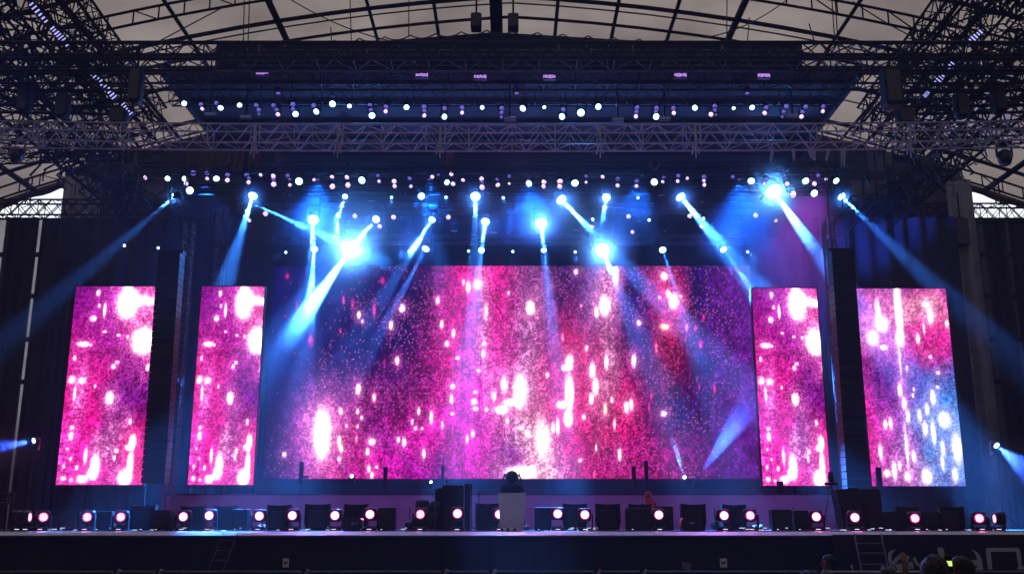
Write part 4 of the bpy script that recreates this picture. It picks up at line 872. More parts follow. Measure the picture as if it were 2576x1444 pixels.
# added wash lights, fixtures included, that tint the air, the riser and the deck
def wash(px, py, Y, tgt, power, col, ang, label, boost=1):
    p = at(px, py, Y); s_ = .9; t = thing('added_wash_light', label, 'light', p, 'added wash lights')
    d = (Vector(tgt) - p).normalized(); m = d.to_track_quat('Z', 'Y').to_matrix().to_4x4()
    MB().lathe([(.08, -.25), (.13, -.2), (.15, 0), (.14, 0)], 16, m).build('lamp_body', 'black', t, smooth=True); MB().lathe([(.07, .001), (.07, .006)], 16, m).build('lens', 'lens_vio', t)
    MB().tube((0, 0, 0), (0, .1, .5), .02).build('yoke', 'black', t)
    light('SPOT', p + d * .05, tgt, power * .4 * boost, col, ang=ang, blend=1, size=.15 if ang < 100 else .45)
for k, (px, lb) in enumerate(((560, 'beneath the narrow card side screen'), (800, 'behind the third and fourth curved monitors'), (1030, 'behind the draped clothes'), (1300, 'directly behind the pedestal'), (1540, 'behind the monitors at centre'), (1800, 'behind the banner half console'), (2000, 'behind the plain box pair'), (2300, 'beneath the outer banner side screen'), (300, 'beneath the outer card side screen'))):
    wash(px, 1318, 31.2, (at(px, 1290, 34).x, 34, 2.9 if k < 7 else 4), 400, (.62, .06, 1), 120, 'small added violet floor wash lamp ' + lb)  # added to tint the riser, hidden behind the gear
wash(2050, 400, 38.2, (9.8, 37.9, 3), 9500, (.50, .10, 1), 62, 'added violet wash lamp hanging over the narrow banner side screen')  # added to light the violet haze beside the screens
for k, px in enumerate((520, 800, 1080, 1330, 1600, 1860)):
    wash(px, 452, 37.4, (at(px, 700, 37.4).x, 37.2, 4), 12000, (.006, .12, 1), 95, 'added deep blue wash lamp between the beam lights, %s towards the banner side' % nth(k + 1))  # added for a blue glow in the air between the rows
wash(700, 236, 30.2, (-6, 26.4, 1.7), 3600, (.45, .25, 1), 38, 'added pale violet wash lamp over the deck edge on the card side', 1.1)
wash(1300, 236, 29.8, (0, 26.4, 1.7), 3600, (.6, .30, 1), 38, 'added pale violet wash lamp over the middle of the deck edge', 1.1)
wash(1880, 236, 29.8, (7, 26.4, 1.7), 3600, (.55, .20, 1), 38, 'added pale violet wash lamp over the deck edge on the banner side', 1.1)  # these three are added to brighten the deck edge
for k, (px, lb) in enumerate(((660, 'by the small plain box on the card half'), (1320, 'behind the pale pedestal'), (1905, 'between the monitors and plain boxes on the banner half'))):
    wash(px, 1322, 29.8, (at(px, 300, 27).x * .8, 27, 13), 3600, (.44, .24, 1), 75, 'small added violet uplight on the deck ' + lb)  # added to brighten the silver truss from below
wash(1640, 420, 30, (-3, 38, 9), 9000, (.02, .20, 1), 80, 'added deep blue wash lamp under the silver truss tinting the middle air')  # added to tint the air blue, with a fixture built round it
wash(445, 500, 34, at(400, 1100, 35), 12000, (.02, .16, 1), 26, 'added deep blue wash lamp over the card side speaker array')  # added likewise, throws blue down over the speaker array

# ------------------------------------------------------------------ things on the deck
def dx(px, Y): return at(px, 1300, Y).x
def floor_light(px, py, rot, Y, label, rx=1.0, cell=False):
    p = at(px, py, Y); hz = p.z - ZD; t = thing('floor_wash_light', label, 'light', (p.x, Y, ZD), 'magenta wash lights along the deck edge')
    b_ = MB(); b_.rbox((-.19, -.12, .012), (.19, .16, .11), .02); b_.build('base', 'black_gloss', t)
    y = MB()
    for s in (-1, 1): y.rbox((s * .205 - .018, -.05, .08), (s * .205 + .018, .05, hz + .03), .01)
    y.rbox((-.222, -.05, .112), (.222, .05, .128), .005, 1); y.build('yoke', 'black', t)
    m = Matrix.Translation((0, 0, hz)) @ Matrix.Rotation(math.radians(rot), 4, 'Z')
    h = MB(); h.rbox((-.175, -.02, -.17), (.175, .22, .175), .07, 3); hd = h.build('head', 'black_gloss', t); hd.matrix_local = m
    vx = Matrix.Rotation(math.radians(90), 4, 'X')
    k = MB(); k.lathe([(.148, .02), (.150, .045), (.136, .050), (.132, .03)], 24, vx); k.build('bezel', 'black_gloss', hd, smooth=True)
    k = MB(); k.lathe([(.136, .026), (.136, .032)], 24, vx); k.build('lens_glow_ring', 'ring_mag', hd)
    k = MB(); k.lathe([(.106, .033), (.106, .037)], 24, vx); k.build('lens', 'lens_cell' if cell else 'lens_mag', hd)
    k = MB(); k.box((-.06, -.125, .045), (.06, -.121, .06)); k.build('status_display', 'tiny', t)
    k = MB(); k.path([Vector((.19, .1, .04)), Vector((.32, .2, .012)), Vector((.5, .45, .012))], .009); k.build('power_cable', 'cable', t)
    if abs(rot) < 30: light('SPOT', (p.x, Y - .09, p.z), (p.x, Y - 2, p.z - .6), 24, (1, .12, .5), ang=150, blend=.8, size=.08)
    return t
FL = [(51,1300,98),(72,1300,92),(109,1300,28),(220,1300,6),(304.5,1300,4),(462,1299,0),(527,1296,0),(653,1297,0),(736,1296,0),(843,1296,0),(931,1293,0),(1058,1293,-6),(1151,1291,0),(1256,1293,0),(1403,1291.5,0),(1471,1294,0),(1657,1294.5,0),(1821,1296,0),(1887,1296,-8),(2053,1299,-5),(2150,1301,-8),(2301,1303,-10),(2463,1303,-14),(2505,1304,-92)]
NB = ['turned almost edge-on, outermost at the card side end', 'edge-on, second from the card side end', 'red-rimmed and half turned at the card side end', 'under the outer card side screen', 'just before the first curved-back monitor', 'between two plain boxes below the card side array gap',
      'in front of the second curved-back monitor', 'below the card side corner of the main wall', 'beside the third curved-back monitor', 'next to the rounded console with digits, card half', 'by the plain box near the drum gear', 'beside the draped clothes and bent pole',
      'shining from the foot of the equipment tower', 'half hidden behind the pale pedestal', 'by the plain box past the pale pedestal', 'in front of a curved-back monitor at centre', 'beside the person in the red headscarf', 'in front of a monitor under the narrow banner side screen',
      'with visible cells, beside a curved-back monitor', 'at the foot of the leaning microphone stand', 'in front of the two big leaning speakers', 'with small cells between plain boxes past the big speakers', 'red-rimmed near the banner side end', 'edge-on and red, last at the banner side end']
for (px, py, r), lb in zip(FL, NB):
    floor_light(px, py, r, 27.2 if px != 1151 else 26.7, 'magenta-white wash light ' + lb, cell=px in (220, 304.5, 1058, 1887, 2301, 109, 51, 72, 2463, 2505))
def monitor(px0, px1, ytop, Y, label, kind, depth=.42, inset=False):
    x0, x1 = dx(px0, Y), dx(px1, Y); w = x1 - x0; h = at(1288, ytop, Y).z - ZD
    t = thing('stage_monitor' if kind == 'curved' else 'equipment_box', label, 'speaker' if kind == 'curved' else 'box', ((x0 + x1) / 2, Y, ZD), 'curved-back monitors' if kind == 'curved' else 'plain black boxes on deck')
    if kind == 'curved':
        o_ = [(-w/2 * .86, 0), (w/2 * .86, 0), (w/2 * .90, h * .18), (w/2, h * .30), (w/2 * .97, h * .75), (w/2 * .98, h)]
        o_ += [(w/2 * .98 * (1 - 2 * k / 8), h - .028 * math.sin(math.pi * k / 8)) for k in range(1, 8)]
        o_ += [(-w/2 * .98, h), (-w/2 * .97, h * .75), (-w/2, h * .30), (-w/2 * .90, h * .18)]
        c = MB(); c.prism([(x, .0, z + .005) for x, z in o_], (0, depth * .55, 0)); c.build('cabinet', 'black', t)
        if inset:
            c = MB(); c.box((-w * .32, -.012, h * .12), (w * .32, -.002, h * .78)); c.build('back_plate', 'black_gloss', t)
            c = MB(); c.box((-w * .30, -.018, h * .74), (w * .30, -.013, h * .755)); c.build('plate_edge', 'alu_dark', t)
        c = MB(); c.box((-w * .12, -.03, h * .86), (w * .12, -.002, h * .89)); c.build('handle', 'black_gloss', t)
        c = MB(); c.prism([(-w*.45, depth * .55 + .002, .01), (-w*.45, depth + .1, .01), (-w*.45, depth * .55 + .002, h * .9)], (w * .9, 0, 0)); c.build('grille', 'black', t)
    else:
        c = MB(); c.rbox((-w/2, 0, .02), (w/2, depth, h), .018); c.build('case', 'black', t)
        c = MB(); c.rbox((-w/2 * .88, -.012, .06), (w/2 * .88, -.002, h * .92), .004, 1); c.build('front_cloth', 'cloth_dark', t)
        c = MB()
        for sx in (-1, 1): c.box((sx * w * .38 - .03, .03, .003), (sx * w * .38 + .03, .10, .02)); c.box((sx * w * .38 - .03, depth - .1, .003), (sx * w * .38 + .03, depth - .03, .02))
        c.build('foot', 'black_gloss', t)
        c = MB(); c.tube((-w * .3, -.02, .045), (-w * .3 + .035, -.02, .045), .008); c.build('indicator', 'tiny', t)
MONS = [(324,390,1270,28.4,1),(453,512,1272,29,0),(535,594,1271,29,0),(670,730,1269,28.6,1),(765,829,1267,28.2,1),(864,925,1267,28.2,0),(1195,1255,1265,28.4,0),(1416,1478,1266,28.4,0),(1498,1562,1266,28.0,1),(1582,1640,1267,28.6,0),(1714,1777,1267,28.0,1),(1817,1879,1268,28.6,0),(2256,2314,1273,29,0),(2365,2428,1273,29,0)]
for k, (a, b, y, Y, ins) in enumerate(MONS): monitor(a, b, y, Y, 'black stage monitor with concave top edge, %s of the curved ones towards banner side' % nth(k + 1), 'curved', inset=bool(ins))
BOX = [(145,199,1286,27.9),(236,280,1285,27.9),(385,427,1282,27.7),(584,621,1280,27.7),(950,994,1276,27.6),(1345,1387,1276,27.6),(1576,1640,1277,27.8),(1651,1694,1273,28.6),(1943,1993,1281,27.8),(2000,2041,1283,27.9),(2226,2271,1286,27.8),(2318,2362,1286,27.8),(2367,2412,1286,27.8)]
for k, (a, b, y, Y) in enumerate(BOX): monitor(a, b, y, Y, 'plain black flat-topped box on the deck, %s of them counting towards the banner side' % nth(k + 1), 'box')
for px, lb in ((885, 'card half'), (1739, 'banner half')):
    Y = 26.2; x = dx(px, Y); t = thing('console_unit', 'small rounded black unit with pale digits at the deck edge, ' + lb, 'console', (x, Y, ZD), 'rounded consoles with digits')
    c = MB(); c.prism([(-.20, 0, .01), (.20, 0, .01), (.27, 0, .12), (.26, 0, .30), (.22, 0, .33), (-.22, 0, .33), (-.26, 0, .30), (-.27, 0, .12)], (0, .35, 0)); c.build('case', 'black_gloss', t)
    c = MB(); c.box((-.22, -.01, .332), (.22, .3, .342)); c.build('top_plate', 'alu_dark', t)
    c = MB()
    def ring(x, z, w, h): 
        c.box((x, -.008, z), (x + w, -.002, z + .006)); c.box((x, -.008, z + h), (x + w, -.002, z + h + .006)); c.box((x, -.0085, z + .006), (x + .006, -.0015, z + h)); c.box((x + w - .006, -.0085, z + .006), (x + w, -.0015, z + h))
    if px < 1000:
        ring(.0, .17, .045, .05); c.prism([(.06, -.008, .17), (.066, -.008, .17), (.086, -.008, .22), (.080, -.008, .22)], (0, .006, 0)); c.box((.11, -.008, .18), (.117, -.002, .225)); c.box((.15, -.008, .18), (.157, -.002, .225))
    else:
        ring(-.04, .20, .03, .04); ring(.0, .20, .03, .04); c.prism([(.04, -.008, .20), (.046, -.008, .20), (.068, -.008, .243), (.062, -.008, .243)], (0, .006, 0))
    c.build('digit_display', 'nosing', t)
# big leaning side speakers
for k, (pts, lb) in enumerate((([(2104,1231),(2159,1226),(2186,1331),(2127,1331)], 'outer one nearer the leaning microphone'), ([(2163,1231),(2212,1229),(2226,1331),(2188,1331)], 'inner one nearer the plain boxes'))):
    Y = 28.6 + k * .1; P_ = [at(x, y, Y) for x, y in pts]; P_[2].z = P_[3].z = ZD + .01; cx_ = sum(p.x for p in P_) / 4
    t = thing('side_speaker', 'big black speaker cabinet leaning on the deck, ' + lb, 'speaker', (cx_, Y, ZD), 'big leaning speakers')
    c = MB(); c.prism([(p.x - cx_, 0, p.z - ZD) for p in P_], (0, .6, 0)); c.build('cabinet', 'black', t)
    c = MB(); Q = [Vector((p.x - cx_, -.015, p.z - ZD)) for p in P_]; m_ = sum(Q, Vector()) / 4; c.prism([m_ + (v_ - m_) * .86 for v_ in Q], (0, .012, 0)); c.build('grille', 'cloth_dark', t)
    c = MB(); c.box((-.12, -.02, .05), (-.02, -.004, .065)); c.build('status_display', 'tiny', t)
# pale pedestal with a big moving head
Y = 26.3; x = dx(1288, Y); zt_ = at(1288, 1239, Y).z - ZD; s_ = mpp(1280, Y)
t = thing('pedestal', 'pale tapered cloth-covered pedestal at stage centre', 'pedestal', (x, Y, ZD))
c = MB(); bw, tw = 29 * s_, 35 * s_
c.add([(-bw, 0, .005), (bw, 0, .005), (bw, .6, .005), (-bw, .6, .005), (-tw, -.05, zt_ - .01), (tw, -.05, zt_), (tw, .62, zt_), (-tw, .62, zt_)], [(0,3,2,1),(4,5,6,7),(0,1,5,4),(1,2,6,5),(2,3,7,6),(3,0,4,7)]); c.build('cover', 'plinth', t)
c = MB(); c.prism([(tw * .86, -.052, zt_ * .93), (tw * .99, -.056, zt_ * .96), (tw * .93, -.045, zt_ * .45), (bw * 1.0, -.03, zt_ * .1), (tw * .84, -.035, zt_ * .5)], (0, .012, 0)); c.build('cloth_fold', 'plinth', t)
zb0 = ZD + zt_ + .002; t = thing('moving_head', 'big dark moving head light sitting idle on the pale pedestal', 'light', (x, Y + .25, zb0))
c = MB(); c.rbox((-29*s_, -.2, 0), (29*s_, .2, 19*s_), .02); c.build('base', 'black_gloss', t)
c = MB(); c.box((-4*s_, -.206, 8*s_), (5*s_, -.201, 9*s_)); c.box((-2*s_, -.206, 6*s_), (7*s_, -.201, 6.8*s_)); c.build('panel_marking', 'alu_dark', t)
c = MB()
for s in (-1, 1):
    pr = [(s*21.5, 19), (s*25, 19), (s*23.5, 36), (s*21, 47), (s*18, 49), (s*15.5, 46), (s*19.5, 38), (s*20.5, 28)]
    c.prism([(a*s_, -.06, b*s_) for a, b in pr], (0, .12, 0))
c.prism([(-22*s_, -.05, 19*s_), (22*s_, -.05, 19*s_), (20*s_, -.05, 22*s_), (0, -.05, 20.5*s_), (-20*s_, -.05, 22*s_)], (0, .1, 0)); c.build('yoke', 'black_gloss', t)
c = MB(); c.lathe([(.02, -.26), (.10, -.24), (.16, -.14), (.178, 0), (.172, .10), (.13, .2), (.12, .22), (.05, .225)], 26, Matrix.Translation((0, 0, 38*s_)) @ Matrix.Rotation(math.radians(80), 4, 'X')); c.build('head', 'black_gloss', t, smooth=True)
# glass pieces at the pedestal foot
R = random.Random(4)
for k in range(6):
    px = 1264 + k * 7.5; xx = dx(px, 26.0); t = MB()
    t.lathe([(.012, 0), (.035, .01), (.042, .04), (.034, .075), (.014, .09)], 9, Matrix.Rotation(R.uniform(-.5, .5), 4, 'Y')); o_ = t.build('glass_bauble', 'chrome' if k % 2 else 'black_gloss', loc=(xx, 25.95 + R.uniform(-.04, .04), ZD + .01), smooth=True)
    tag(o_, 'small shiny bauble at the pedestal foot, %s counting towards the banner side' % nth(k + 1), 'ornament', 'shiny baubles at the pedestal foot')
# equipment tower and stands at centre
Y = 28.2; bx = lambda px: dx(px, Y); zz = lambda py: at(1288, py, Y).z - ZD
t = thing('equipment_rack', 'tall black equipment rack left of the pale pedestal'.replace('left of', 'standing near'), 'rack', (bx(1138), Y, ZD)); o0 = bx(1138)
c = MB(); c.rbox((bx(1111) - o0, 0, .01), (bx(1165) - o0, .6, zz(1219)), .015); c.build('case', 'black', t)
c = MB(); c.box((bx(1114) - o0, -.012, .05), (bx(1160) - o0, -.002, zz(1222))); c.build('door', 'black_gloss', t)
c = MB(); c.tube((bx(1125) - o0, .1, zz(1219)), (bx(1123) - o0, .1, zz(1209)), .012); c.lathe([(.01, 0), (.03, .02), (.03, .05), (.01, .06)], 8, Matrix.Translation((bx(1122) - o0, .1, zz(1213)))); c.tube((bx(1131) - o0, .1, zz(1219)), (bx(1134) - o0, .1, zz(1206)), .01); c.build('jack_plug', 'black', t)
for nm, lb, a, b, yt_, yo in (('upright_case', 'narrow black upright case on the banner side of the tall rack', 1168, 1182, 1216, .05), ('upright_case', 'slim black upright case touching the card side of the tall rack', 1099, 1110, 1228, .1), ('upright_case', 'slimmest black upright board with pale edge by the draped clothes', 1092, 1098, 1229, .2)):
    m0 = (bx(a) + bx(b)) / 2; t = thing(nm, lb, 'case', (m0, Y + yo, ZD)); w = bx(b) - bx(a); c = MB(); c.rbox((-w/2, 0, .01), (w/2, .4, zz(yt_)), .01); c.build('case', 'black', t)
    c = MB(); c.box((w/2 + .002, .0, .1), (w/2 + .018, .05, zz(yt_) - .05)); c.build('pale_edge', 'riser', t)
m0 = bx(1070); t = thing('draped_clothes', 'dark clothes draped over a low stand beside the tall rack', 'clothes', (m0, Y - .2, ZD)); c = MB()
for k in range(9):
    a = (k - 4) / 4; c.path([Vector((.32 + a * .06, .1, zz(1262))), Vector((.12 + a * .22, -.02 + .03 * (k % 2), zz(1285))), Vector((-.1 + a * .38, -.04 + .05 * (k % 2), .02))], .045, 6)
c.rbox((-.28, .1, .01), (.1, .35, zz(1257)), .08, 2); c.build('cloth', 'cloth_dark', t, smooth=True)
t = thing('bent_pole', 'thin bent pole with a small hanging pennant beside the tall rack', 'pole', (bx(1096), Y - .3, ZD)); o0 = bx(1096); c = MB()
c.path([Vector((0, 0, 0)), Vector((0, 0, zz(1258))), Vector((bx(1080) - o0, 0, zz(1234))), Vector((bx(1064) - o0, 0, zz(1211))), Vector((bx(1061) - o0, 0, zz(1210)))], .012, 6); c.build('pole', 'alu_dark', t)
c = MB(); c.prism([(bx(1061) - o0, 0, zz(1211)), (bx(1065) - o0, 0, zz(1216)), (bx(1058) - o0, 0, zz(1228)), (bx(1045) - o0, 0, zz(1235)), (bx(1054) - o0, 0, zz(1222))], (0, .008, 0)); c.build('pennant', 'alu_dark', t)
def mic_stand(px, ytop, label, Y, lean=0, head=True):
    xx = dx(px, Y); h = at(1288, ytop, Y).z - ZD; t = thing('microphone_stand', label, 'microphone stand', (xx, Y, ZD)); MB().tube((0, 0, .02), (lean, 0, h), .011).build('pole', 'black', t)
    c = MB(); [c.tube((0, 0, .12), (math.cos(a) * .28, math.sin(a) * .28, .01), .009) for a in (.3, 2.4, 4.5)]; c.build('leg', 'black', t)
    c = MB(); c.lathe([(.012, -.10), (.016, -.02), (.028, 0), (.03, .03), (.018, .055)], 10, Matrix.Translation((lean, 0, h)) @ Matrix.Rotation(.35, 4, 'Y')); c.build('microphone', 'black', t, smooth=True)
mic_stand(1201, 1240, 'slender microphone stand between the tall rack and the pedestal', 28.3, .04)
mic_stand(1186, 1222, 'microphone stand with forked clamp tight beside the narrow upright case', 28.1)
# leaning microphone / camera on a thin frame at the banner side
Y = 29.4; xx = dx(2096, Y); hh_ = at(1288, 1213, Y).z - ZD
t = thing('camera_stand', 'thin wire-like stand with a dark capsule camera by the big leaning speakers', 'stand', (xx, Y, ZD))
for k in range(3):
    c = MB(); c.tube((0, 0, hh_), ((-.28, .0, .34)[k], (.1, -.3, .1)[k], .01), .011); c.build('leg', 'black', t)
c = MB(); c.path([Vector((-.3, .1, hh_ * .6)), Vector((.1, 0, hh_ * .62)), Vector((.12, 0, hh_ * .3)), Vector((-.3, .1, hh_ * .32))], .008); c.build('cable_loop', 'cable', t)
c = MB(); c.rbox((-.16, -.1, hh_ - .08), (.18, .1, hh_), .02); c.build('mount_plate', 'black', t)
c = MB(); c.lathe([(.03, 0), (.085, .02), (.09, .1), (.09, .24), (.06, .31), (.02, .33)], 14, Matrix.Translation((.02, 0, hh_ + .002))); c.build('camera', 'black_gloss', t, smooth=True)
# upright light bars standing on the riser
for k, (a, b, y0, y1) in enumerate(((754,764,1161,1206),(965,975,1174,1211),(1110,1119,1170,1206),(1589,1599,1172,1213),(1620,1630,1159,1204),(1954,1970,1210,1226),(2203,2216,1175,1216))):
    Y = 34.6; x0, x1 = at(a, y0, Y).x, at(b, y0, Y).x; zt_ = at(a, y0, Y).z; xm = (x0 + x1) / 2; w = x1 - x0
    t = thing('upright_light_bar', 'unlit upright light bar standing on the riser, %s of them counting towards the banner side' % nth(k + 1), 'light', (xm, Y, zr if k < 5 else ZD), 'unlit upright light bars'); z_ = zt_ - t.location.z
    c = MB(); c.rbox((-w/2, -.04, max(.05, z_ - .75)), (w/2, .08, z_), .012); c.build('lamp_body', 'black', t)
    c = MB(); c.tube((0, 0, .02), (0, 0, max(.06, z_ - .70)), .02); c.rbox((-.12, -.1, .002), (.12, .12, .03), .008); c.build('base', 'black', t)
    if k == 0: c = MB(); c.rbox((w/2 + .002, -.04, z_ - .55), (w/2 + .2, .04, z_ - .48), .01); c.box((-w/2, -.05, z_ - .46), (w/2, -.042, z_ - .44)); c.build('bracket_arm', 'black', t)
# floor cables
R = random.Random(9)
for k in range(12):
    x0 = R.uniform(-12.5, 12.5); c = MB(); pts = [Vector((0, 0, .012))]
    for i in range(9): pts.append(pts[-1] + Vector((R.uniform(.1, .35), R.uniform(-.12, .12), 0)))
    c.path(pts, .012, 6); o_ = c.build('stage_cable', 'cable', loc=(x0, 26.4 + R.random() * .8, ZD + .002)); tag(o_, 'black cable snaking over the deck edge, %s of the loose cables by length' % nth(k + 1), 'cable', 'loose cables on the deck')
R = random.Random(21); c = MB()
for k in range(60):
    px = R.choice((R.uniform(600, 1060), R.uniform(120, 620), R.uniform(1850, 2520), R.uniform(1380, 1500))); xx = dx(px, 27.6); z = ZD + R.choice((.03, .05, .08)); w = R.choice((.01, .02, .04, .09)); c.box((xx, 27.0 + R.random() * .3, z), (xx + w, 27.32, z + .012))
tag(c.build('connector_glint', 'tiny'), 'tiny indicator lights and connectors with painted glints scattered low along the deck', 'connectors', kind='stuff')  # glints on the connectors come from a glowing material
# small sign frame at the card side edge
Y = 27.5; t = thing('control_panel', 'thin pale-outlined control panel at the card side end of the stage', 'panel', (dx(14, Y), Y, ZD)); c = MB(); z0_, z1_ = at(14, 1289 - 23, Y).z - ZD, at(14, 1254 - 17, Y).z - ZD; w = .19
c.box((-w*1.2, 0, z0_), (w, .02, z1_)); c.build('panel', 'black', t); c = MB()
for (a, b_, e, f) in ((-w, z0_ + .02, w * .9, z0_ + .03), (-w, z1_ - .03, w * .9, z1_ - .02), (w * .88, z0_ + .03, w * .92, z1_ - .03), (0, z0_ + .03, .012, z1_ - .03), (-w * .8, z0_ + .12, -w * .1, z0_ + .13), (w * .3, z0_ + .08, w * .6, z0_ + .09), (w * .3, z0_ + .16, w * .6, z0_ + .17), (w * .3, z0_ + .09, w * .34, z0_ + .16)): c.box((a, -.01, b_), (e, -.002, f))
c.build('outline', 'alu', t); c = MB(); c.tube((0, .01, 0), (0, .01, z0_), .02); c.build('post', 'black', t)

# ------------------------------------------------------------------ hanging gear
def hang_speaker(px, y0, y1, w, Y, label, ztop, rnd=.06, cat='speaker', nm='hanging_speaker', g=None):
    a = at(px, y0, Y); b_ = at(px, y1, Y); s_ = mpp(y0, Y); h = a.z - b_.z; t = thing(nm, label, cat, (a.x, Y, b_.z), g)
    c = MB(); c.rbox((-w*s_/2, -.15, 0), (w*s_/2, .3, h), min(rnd, w * s_ * .4), 3); c.build('cabinet', 'black', t)
    c = MB(); c.rbox((-w*s_*.38, -.165, h * .1), (w*s_*.38, -.152, h * .9), .005, 1); c.build('grille', 'black_gloss', t)
    c = MB(); c.tube((0, .05, h), (0, .05, max(h + .1, ztop - b_.z)), .035); c.build('hanging_pipe', 'steel_dark', t)
hang_speaker(1198, 36, 74, 27, 31, 'black box speaker hanging under the ridge, card side of the ridge beam', roof_z(-1.1) - .6)
hang_speaker(1291, 37, 75, 27, 31, 'black box speaker hanging under the ridge, banner side of the ridge beam', roof_z(.1) - .6)
hang_speaker(2309, 552, 644, 46, 43.0, 'dark speaker hanging high over the outer banner side screen', 17, .2)
hang_speaker(2415, 545, 622, 40, 44.0, 'dark rounded speaker hanging in front of the silvery banner side curtain', 17, .25)
hang_speaker(345, 172, 262, 32, 27.0, 'bulky rounded black speaker under the header truss, card side', 15.9, .25)
hang_speaker(2240, 172, 268, 44, 27.0, 'bulky square black speaker under the header truss, banner side', 15.9, .05)
for s in (0, 1):
    nm_ = 'banner side' if s else 'card side'
    for k, (px, y0, y1, w, Y, d) in enumerate(((68, 205, 285, 30, 28.9, 'fat'), (160, 235, 298, 34, 28.9, 'broad'), (300, 272, 312, 46, 28.9, 'wide low'), (250, 392, 452, 40, 34, 'square'), (325, 410, 465, 50, 35, 'massive'))):
        hang_speaker(mx(px) if s else px, y0, y1, w, Y, 'black %s rigging motor case among the slanting trusses, %s' % (d, nm_), at(px, y0 - 50, Y).z, .19, 'case', 'motor_case', 'motor cases in the side rigging')
# idle moving heads hanging in the outer corners
for px, py, lb in ((42, 385, 'idle round moving head hanging against the membrane, card side'), (2527, 392, 'idle round moving head hanging against the membrane, banner side')):
    p = at(px, py, 29); t = thing('moving_head', lb, 'light', p); c = MB(); c.lathe([(.05, -.34), (.15, -.3), (.21, -.15), (.215, .0), (.17, .14), (.06, .2)], 18); c.build('head', 'black_gloss', t, smooth=True)
    c = MB(); c.rbox((-.19, -.12, .32), (.19, .12, .46), .03); c.build('base', 'black', t); c = MB()
    for s in (-1, 1): c.rbox((s * .235 - .02, -.05, -.05), (s * .235 + .02, .05, .33), .01)
    c.build('yoke', 'black', t); c = MB(); c.tube((0, 0, .46), (0, 0, .8), .03); c.build('clamp', 'steel_dark', t)
# torn cloth strips under the silver truss
R = random.Random(8)
strips = [(487,380,40,45,'P'),(522,380,28,60,'P'),(560,382,46,40,'P'),(600,382,30,55,'P'),(640,384,30,42,'P'),(700,386,16,30,'P'),(1132,376,22,60,'P'),(1945,372,9,48,'G'),(1996,374,9,42,'G'),(2042,376,20,30,'G'),(2085,374,8,40,'G'),(2122,374,14,56,'G')]
for k, (px, py, w, h, kd) in enumerate(strips):
    Y = 27.9; a = at(px, py, Y); s_ = mpp(py, Y); lean = R.uniform(-.25, .1) if kd == 'G' else 0
    top = [Vector((-w/2 * s_, 0, 0)), Vector((w/2 * s_, 0, 0))]; n_ = 5; bot = [Vector(((w/2 - w * i / n_) * s_ * (.8 if kd == 'P' else .6) + lean * h * s_, R.uniform(-.03, .03), -(h * R.uniform(.55, 1.0)) * s_)) for i in range(n_ + 1)]
    c = MB(); c.prism(top + bot, (0, .012, 0)); o_ = c.build('cloth_strip', 'rig_pink' if kd == 'G' else 'brown_pink' if 'brown_pink' in M else 'brown', loc=a)
    tag(o_, ('ragged dusky pink cloth scrap' if kd == 'P' else 'pale narrow cloth strip') + ' hanging under the silver truss, %s towards the banner side' % nth(k + 1), 'cloth', 'cloth scraps under the silver truss')

# ------------------------------------------------------------------ front of the stage
Q = lambda x, y: (2123 + x * .17582, 1318 + y * .17582)
Yb = 24.90
shapes = [[(635,410),(660,385),(700,368),(740,362),(700,400),(683,430),(680,480),(690,530),(668,572),(645,560),(632,500)], [(668,575),(720,500),(780,440),(865,403),(830,450),(800,490),(760,545),(720,570)],
 [(855,460),(890,470),(905,452),(930,455),(940,480),(915,490),(925,520),(960,560),(940,655),(770,655),(750,610),(700,577),(760,572),(850,557),(840,530),(895,520)], [(650,580),(700,590),(730,620),(735,650),(650,652)],
 [(1015,460),(1035,500),(1060,550),(1110,600),(1060,605),(1010,545),(988,490)], [(965,520),(990,560),(998,637),(962,638)],
 [(1338,335),(1380,330),(1425,345),(1437,400),(1450,520),(1470,655),(1400,655),(1370,520),(1345,380)], [(1820,357),(1890,385),(1940,430),(1975,510),(1993,655),(1930,655),(1925,600),(1910,510),(1880,420)],
 [(1640,517),(1908,510),(1924,592),(1650,583)], [(1865,655),(1922,597),(1930,655)], [(2028,360),(2050,338),(2105,338),(2120,392),(2098,400),(2125,645),(2065,645)], [(2107,338),(2488,336),(2463,392),(2122,392)],
 [(2490,336),(2520,360),(2548,600),(2740,605),(2740,645),(2480,645),(2500,600),(2465,392)], [(92,595),(120,570),(140,680)], [(520,640),(545,590),(575,590),(575,640)]]
t = thing('banner', 'black banner with pale leaf emblem and big angular letters on the skirt', 'banner', at(*Q(1300, 500), Yb)); o0 = t.location.copy()
c = MB(); a, b_ = at(2095, 1344, Yb), at(2600, 1446, Yb); c.box((a.x - o0.x, .012, b_.z - o0.z), (b_.x - o0.x, .022, a.z - o0.z)); c.build('cloth', 'skirt', t)
for nm_, ids in (('leaf_emblem', (0, 1, 2, 3, 4, 5, 13, 14)), ('letter', (6,)), ('letter', (7, 8, 9)), ('letter', (10, 11, 12))):
    c = MB()
    for k in ids: c.prism([at(*Q(x, y), Yb) - o0 for x, y in shapes[k]], (0, .010, 0))
    c.build(nm_, 'ink', t)
def ladder(label, pts, m, rungs, Y0, r):
    a0, a1, b0, b1 = [at(*p[:2], p[2]) for p in pts]; t = thing('ladder', label, 'ladder', a1); o0 = a1.copy()
    for p, q_ in ((a0, a1), (b0, b1)): c = MB(); c.tube(p - o0, q_ - o0, r, 6); c.build('side_rail', m, t)
    for f in rungs: c = MB(); c.tube(a0.lerp(a1, f) - o0, b0.lerp(b1, f) - o0, r * .8, 6); c.build('rung', m, t)
    return t
ladder('faint dark ladder leaning on the stage front under the narrow card side screen', [(561,1340,24.75),(519,1446,24.3),(598,1340,24.75),(557,1446,24.3)], 'alu_dark', (.18, .42, .65, .9), 24, .009)
